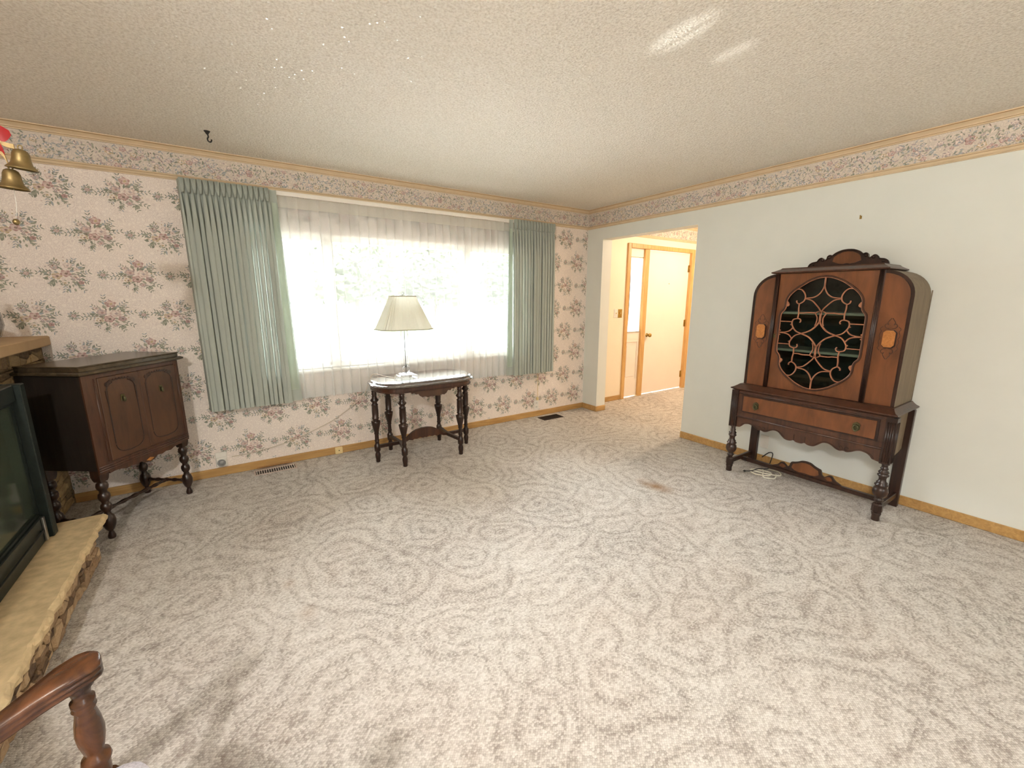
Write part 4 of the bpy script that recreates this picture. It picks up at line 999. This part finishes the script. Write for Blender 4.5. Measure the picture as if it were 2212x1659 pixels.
for (pp) in ([(-.085, 0, -.005), (-.055, -.004, .0), (-.02, 0, -.018), (.006, 0, -.022)], [(-.085, 0, -.05), (-.055, -.004, -.04), (-.03, 0, -.06), (-.022, 0, -.10)]):
    P = smooth_pts(pp, 5); b.loft([[(p.x, p.y - .006, p.z - .009), (p.x, p.y + .006, p.z - .009), (p.x, p.y + .006, p.z + .009), (p.x, p.y - .006, p.z + .009)] for p in P], 0, False)
link('gold_ribbon', b, plain('tan_gold_ribbon', lin((186, 158, 104)), .6), be)
b = MB()
def petal(cx, cz, a, L, w, tw):
    c, s = math.cos(a), math.sin(a)
    b.grid(lambda u, v: (cx + c * L * u - s * w * (v - .5) * math.sin(.3 + u * 2.6), -.012 * math.sin(u * PI) * (1 + tw * (v - .5)), cz + s * L * u + c * w * (v - .5) * math.sin(.3 + u * 2.6)), 10, 5)
petal(-.07, .012, .25, .075, .07, 1); petal(-.07, .012, 2.9, .075, .07, 1); petal(-.066, .01, -1.1, .08, .04, 1); petal(-.075, .01, -2.0, .08, .04, -1)
b.sphere((-.07, 0, .012), .012, 0, 10, 8)
link('red_bow', b, M['red'], be)
b = MB(); b.tube([(-.07, 0, .02), (-.07, 0, (H - 1.8874) / .747)], .0012, 5); link('hanging_cord', b, M['red'], be)

# ------------------------------------------------------------------ armchair at the lower edge of the frame
ch = thing('armchair', 'chestnut armchair with curved arm and turned post, cropped at lower left', 'chair', (-4.1655, -3.213, 0), math.radians(30))
import mathutils
Rm = Matrix.Rotation(math.radians(30), 3, 'Z')
def wl(p): return tuple(Rm.transposed() @ (Vector(p) - ch.location))
pf = wl((-4.105, -2.878, 0))                     # front left post in chair space
hwid = pf[1]
def arm_mb(s):
    b = MB(); path = [(pf[0] + .037, s * hwid, .668, .012), (pf[0] + .028, s * hwid, .669, .030), (pf[0] + .012, s * hwid, .669, .038), (pf[0] - .02, s * hwid, .667, .036), (pf[0] - .06, s * (hwid + .0), .659, .026), (pf[0] - .11, s * (hwid + .0), .648, .020), (pf[0] - .18, s * (hwid + .0), .640, .018), (pf[0] - .30, s * (hwid - .004), .636, .019), (pf[0] - .44, s * (hwid - .02), .64, .018)]
    P = smooth_pts([Vector((x, y, z)) for x, y, z, w in path], 4); Wd = []
    for i in range(len(path) - 1):
        for k in range(4): Wd.append(path[i][3] + (path[i + 1][3] - path[i][3]) * k / 4)
    Wd.append(path[-1][3]); rings = []
    for i, p in enumerate(P):
        t = (P[min(i + 1, len(P) - 1)] - P[max(i - 1, 0)]).normalized(); nn = Vector((-t.y, t.x, 0)).normalized(); w = Wd[i]
        cs = [(-.86, .010), (-.4, .0125), (0, .0135), (.4, .0125), (.86, .010), (1, .004), (.98, -.001), (.86, -.004), (.98, -.007), (.97, -.012), (.83, -.015), (.93, -.018), (.90, -.024), (.6, -.028), (-.6, -.028), (-.90, -.024), (-.93, -.018), (-.83, -.015), (-.97, -.012), (-.98, -.007), (-.86, -.004), (-.98, -.001), (-1, .004)]
        rings.append([p + nn * (a * w) + Vector((0, 0, c)) for a, c in cs])
    b.loft(rings, 0, True); return b
for s in (1, -1):
    link('arm', arm_mb(s), M['chair_wood'], ch)
    b = MB(); b.lathe([(.016, .385), (.020, .41), (.021, .435), (.025, .445), (.023, .456), (.014, .462), (.017, .474), (.022, .50), (.0235, .52), (.021, .545), (.016, .572), (.020, .580), (.017, .585), (.0195, .59), (.0195, .60), (.014, .604), (.016, .62), (.022, .628), (.020, .640)], pf[0], s * hwid, 0, 20); link('arm_post', b, M['chair_wood'], ch)
    b = MB(); b.lathe([(.016, 0), (.02, .02), (.018, .06), (.026, .10), (.028, .18), (.02, .25), (.027, .27), (.03, .31), (.03, .39)], pf[0], s * (hwid - .0), 0, 18); link('leg', b, M['chair_wood'], ch)
    b = MB(); b.tube([(pf[0] - .46, s * (hwid - .03), 0), (pf[0] - .44, s * (hwid - .03), .40), (pf[0] - .45, s * (hwid - .03), .62), (pf[0] - .54, s * (hwid - .03), 1.02)], [.017, .021, .021, .016], 10); link('rear_post', b, M['chair_wood'], ch)
b = MB(); b.box(pf[0] - .46, pf[0] + .02, -hwid + .03, hwid - .03, .33, .385, 0, .01); link('seat_frame', b, M['chair_wood'], ch)
b = MB(); rings = []
for (z, d) in ((.386, .0), (.408, .022), (.425, .017), (.442, -.015), (.450, -.06)):
    X0, X1, Y = pf[0] - .40 - d * .5, pf[0] + .03 + d, hwid - .045 + d * .7; r = .05; R = []
    for (sx, sy, a0) in ((1, -1, -90), (1, 1, 0), (-1, 1, 90), (-1, -1, 180)):
        for i in range(6):
            a = math.radians(a0 + 18 * i); R.append(((X1 - r if sx > 0 else X0 + r) + r * math.cos(a), sy * (Y - r) + r * math.sin(a), z))
    rings.append(R)
b.loft(rings, 0, True); link('seat_cushion', b, M['seat_cloth'], ch, 'lavender white upholstered seat')
for (t, z0_, z1_) in ((.02, .92, 1.0), (.012, .62, .66)):
    b = MB(); b.box(-t, t, -hwid + .052, hwid - .052, z0_, z1_, 0, .01)
    b.v = [(x + pf[0] - .44 - (z - .60) * .235, y, z) for x, y, z in b.v]; link('back_rail', b, M['chair_wood'], ch)
for k in range(5):
    y = -hwid + .09 + (2 * hwid - .18) * k / 4
    b = MB(); b.tube([(pf[0] - .455, y, .655), (pf[0] - .52, y, .925)], .009, 8); link('spindle', b, M['chair_wood'], ch)

# ------------------------------------------------------------------ small fittings
def plate(name, label, cat, x, z, w, h, mat, y=0.0):
    o = thing(name, label, cat, (x, y, z)); b = MB(); b.box(-w / 2, w / 2, -.006, 0, -h / 2, h / 2, 0, .003); link('plate', b, mat, o); return o
po = plate('wall_outlet', 'white wall outlet with round plug-in timer under the wide green curtain', 'outlet', -3.932, .135, .078, .118, M['white_plastic'])
b = MB(); b.box(-.036, .036, -.034, -.0062, -.055, .02, 0, .006); link('timer', b, M['white_plastic'], po)
b = MB(); b.lathe_axis([(.029, 0), (.029, .004), (.022, .0045), (.022, .001)], (0, -.034, -.02), (0, -1, 0), 24); b.lathe_axis([(.019, 0), (.018, .008), (.004, .009)], (0, -.034, -.02), (0, -1, 0), 24); link('dial', b, plain('grey_dial', lin((150, 150, 148)), .4), po, 'grey round dial')
po = plate('wall_outlet', 'white wall outlet with yellowed cord below the curtain by the room corner', 'outlet', -.762, .14, .07, .115, M['white_plastic'])
for dz in (-.024, .024):
    b = MB(); b.box(-.016, .016, -.0085, -.0062, dz - .014, dz + .014, 0, .002); b.box(-.008, -.005, -.0095, -.0086, dz - .006, dz + .006, 1); b.box(.005, .008, -.0095, -.0086, dz - .006, dz + .006, 1); link('socket', b, [M['white_plastic'], M['iron']], po)
b = MB(); b.tube(smooth_pts([(-.755, -.012, .20), (-.756, -.018, .28), (-.752, -.016, .40), (-.758, -.02, .56), (-.755, -.03, .62)], 5), .003, 6); b.box(-.765, -.745, -.03, -.0005, .20, .235, 0, .003)
tag(link('drapery_cord', b, M['ivory']), 'yellowed cord hanging below the corner side green curtain to the outlet', 'cord')
jb = thing('cable_jack', 'small ivory jack box mounted on the pine baseboard left of lamp table', 'jack box', (-3.047, -BT - .0006, .034))
b = MB(); b.box(-.032, .032, -.022, 0, -.031, .031, 0, .004); link('box', b, M['ivory'], jb)
b = MB(); b.lathe_axis([(.005, 0), (.005, .002)], (0, -.0222, .004), (0, -1, 0), 10); link('screw', b, M['iron'], jb)
# switch plates in the entry
sw = thing('light_switch', 'double light switch with white and brass plates on the entry wall', 'light switch', (.63, .04, 1.207))
b = MB(); b.box(-.075, .0, -.006, 0, -.057, .057, 0, .002); link('white_plate', b, M['white_plastic'], sw)
b = MB(); b.box(.0005, .078, -.008, 0, -.057, .057, 0, .002); link('brass_plate', b, M['brass'], sw)
for x in (-.037, .039):
    b = MB(); b.box(x - .005, x + .005, -.02, -.0085 if x > 0 else -.0062, -.004, .012, 0, .002); link('toggle', b, M['ivory'], sw)
# outlet plate + cords beneath the china cabinet
po = thing('wall_outlet', 'white wall outlet low behind the china cabinet legs', 'outlet', (0, -2.285, .19), -PI / 2)
b = MB(); b.box(-.035, .035, -.006, 0, -.057, .057, 0, .003); link('plate', b, M['white_plastic'], po)
b = MB(); b.tube(smooth_pts([(-.30, -2.335, .004), (-.32, -2.40, .004), (-.27, -2.47, .006), (-.20, -2.45, .006), (-.22, -2.36, .007), (-.28, -2.33, .010), (-.27, -2.42, .011), (-.20, -2.52, .006), (-.12, -2.47, .004), (-.16, -2.38, .006), (-.26, -2.42, .014), (-.33, -2.46, .004), (-.29, -2.52, .004), (-.22, -2.50, .010)], 8), .0046, 6)
tag(link('white_cord', b, plain('white_cord_vinyl', lin((244, 240, 222)), .4)), 'loose coil of white cord on the carpet under the china cabinet', 'cord')
b = MB(); b.tube(smooth_pts([(-.335, -2.315, .006), (-.31, -2.35, .014), (-.26, -2.38, .030), (-.19, -2.42, .028), (-.13, -2.40, .03), (-.05, -2.385, .11), (-.035, -2.35, .115), (-.045, -2.30, .06)], 8), .0042, 6)
b.box(-.352, -.335, -2.323, -2.305, .001, .016, 0, .004)
tag(link('black_cord', b, plain('black_cord_vinyl', (.012, .012, .012, 1), .4)), 'black cord looping up behind the china cabinet stretcher', 'cord')
# floor registers
vt = thing('floor_register', 'metal floor vent with white fins and clear deflector under the wide green curtain', 'floor vent', (-3.568, -.122, .0005), math.radians(0))
b = MB(); b.box(-.155, .155, -.055, -.045, 0, .006); b.box(-.155, .155, .045, .055, 0, .006); b.box(-.155, -.145, -.045, .045, 0, .006); b.box(.145, .155, -.045, .045, 0, .006); b.box(-.145, .145, -.045, .045, 0, .001, 1); link('frame', b, [plain('beige_metal', lin((196, 178, 166)), .5), M['iron']], vt)
b = MB()
for k in range(17): b.box(-.138 + k * .017, -.134 + k * .017, -.045, .045, .0012, .0065)
link('fins', b, M['white_plastic'], vt)
b = MB(); b.grid(lambda u, v: (-.13 + .26 * u, .054 - .022 * v * v, .008 + .035 * math.sin(v * PI / 2)), 6, 8); link('deflector', b, glassy('pinkish_plastic', (.93, .84, .82, 1), 1.5, .2), vt, 'clear pinkish air deflector')
vt = thing('floor_register', 'flat dark brown floor vent in the carpet near the room corner', 'floor vent', (-.655, -.152, .0005))
b = MB(); b.box(-.145, .145, -.07, -.06, 0, .005); b.box(-.145, .145, .06, .07, 0, .005); b.box(-.145, -.135, -.06, .06, 0, .005); b.box(.135, .145, -.06, .06, 0, .005); b.box(-.135, .135, -.06, .06, 0, .001); 
dv = plain('dark_brown_metal', (.022, .013, .009, 1), .5, .3); link('frame', b, dv, vt)
b = MB()
for k in range(14): b.box(-.128 + k * .019, -.12 + k * .019, -.06, .06, .0012, .0045)
link('fins', b, dv, vt)
# ceiling plant hook and picture nail
hk = thing('ceiling_hook', 'dark iron plant hook screwed into the ceiling before the wide green curtain', 'hook', (-3.746, -.463, H))
b = MB(); b.lathe([(.006, -.02), (.010, -.012), (.016, -.004), (.018, -.0005)], seg=14); link('flange', b, M['iron'], hk)
b = MB(); b.tube(smooth_pts([(0, 0, -.015), (.004, 0, -.032), (-.002, 0, -.045), (.001, 0, -.058), (.011, 0, -.062), (.018, 0, -.054), (.018, 0, -.046)], 5), .0042, 7); link('hook', b, M['iron'], hk)
b = MB(); b.lathe_axis([(.0015, 0), (.0015, .012), (.004, .0125), (.004, .014)], (0, -2.727, 1.976), (-1, 0, 0), 8); b.box(-.003, 0, -2.733, -2.721, 1.955, 1.975)
tag(link('picture_nail', b, M['brass']), 'small picture nail in the plain wall above the china cabinet', 'nail')

# ------------------------------------------------------------------ outside the window
def blades(name, c1, c2):
    return plain(name, c1, .9, 0, .3, 6)
b = MB(); b.box(-40, 40, 8.2, 60, -.75, -.5); struct('lawn', b, plain('grass', (.065, .085, .035, 1), .9, 0, .3, 6))
b = MB(); b.box(-40, 40, 11, 15, -.4995, -.47); struct('street', b, plain('pale_asphalt', (.13, .13, .13, 1), .9))
b = MB(); b.box(-40, 40, .25, 8.2, -.75, -.49); struct('driveway', b, plain('pale_concrete', (.80, .79, .77, 1), .9, 0, .05, 3))  # unseen pale ground, added to bounce daylight onto the ceiling
b = MB(); b.box(-6.5, .1, .21, 2.3, -.48, -.15); struct('porch_floor', b, plain('porch_concrete', (.74, .72, .69, 1), .9))
M['rail_grey'] = plain('grey_railing', (.16, .17, .18, 1), .6)
rl = thing('porch_railing', 'grey porch railing outside beyond the sheer curtains', 'railing', (-2.6, 2.1, -.15))
b = MB(); b.box(-2.6, 2.6, -.02, .02, .84, .88); b.box(-2.6, 2.6, -.02, .02, .08, .11); link('rail', b, M['rail_grey'], rl)
for k in range(7):
    b = MB(); x = -2.58 + k * .86; b.box(x - .02, x + .02, -.02, .02, 0, .84); link('post', b, M['rail_grey'], rl)
def tree(x, y, h, lean, seed, label):
    o = thing('tree', label, 'tree', (x, y, -.5), 0, 'trees across the lawn'); rg = random.Random(seed); b = MB()
    b.tube(smooth_pts([(0, 0, 0), (lean * .3, 0, h * .3), (lean, 0, h * .6), (lean * 1.3, 0, h * .95)], 5), [.16 - .006 * i for i in range(16)], 8)
    for k in range(8):
        a = rg.random() * 6.28; z = h * rg.uniform(.4, .75); b.tube([(lean * z / h * 1.4, 0, z), (lean + 1.4 * math.cos(a), 1.4 * math.sin(a), z + rg.uniform(.4, 1.0))], [.05, .015], 6)
    link('trunk', b, plain('bark_%d' % seed, (.10, .075, .055, 1), .9, 0, .3, 8), o)
    b = MB()
    for k in range(2600 if h > 6 else 420):
        a = rg.random() * 6.28; ph = math.acos(rg.uniform(-.75, 1)); R = h * .30 * rg.uniform(.5, 1.0)
        c = Vector((lean + R * math.cos(a) * math.sin(ph) * (.95 if h > 6 else 1.2), R * math.sin(a) * math.sin(ph), h * (.36 if h > 6 else .62) + R * math.cos(ph)))
        sz_ = .30 if h > 6 else .13
        d = Vector((rg.gauss(0, 1), rg.gauss(0, 1), rg.gauss(0, .6))).normalized() * sz_; e = d.orthogonal().normalized() * sz_ * .55
        b.quad([c - d, c + e, c + d, c - e])
    link('foliage', b, plain('leaf_%d' % seed, (.075, .105, .05, 1), .7, 0, .3, 3), o)
tree(-2.6, 8.8, 5.0, .35, 1, 'young leaning tree on the near lawn, seen through the left sheer')
for i_, (tx, ty, th, tl, lb_) in enumerate(((-8.6, 24, 9.5, -.3, 'broad leafy tree across the street, behind the wide green curtain'), (-2.7, 25, 9.0, .2, 'broad leafy tree across the street, behind the left sheer'), (3.2, 24, 9.8, .1, 'broad leafy tree across the street, above the lamp shade'),
        (9.0, 25, 9.2, -.2, 'broad leafy tree across the street, behind the right sheer'), (14.9, 24, 9.6, .3, 'broad leafy tree across the street, behind the corner side curtain'))):
    tree(tx, ty, th, tl, i_ + 2, lb_)
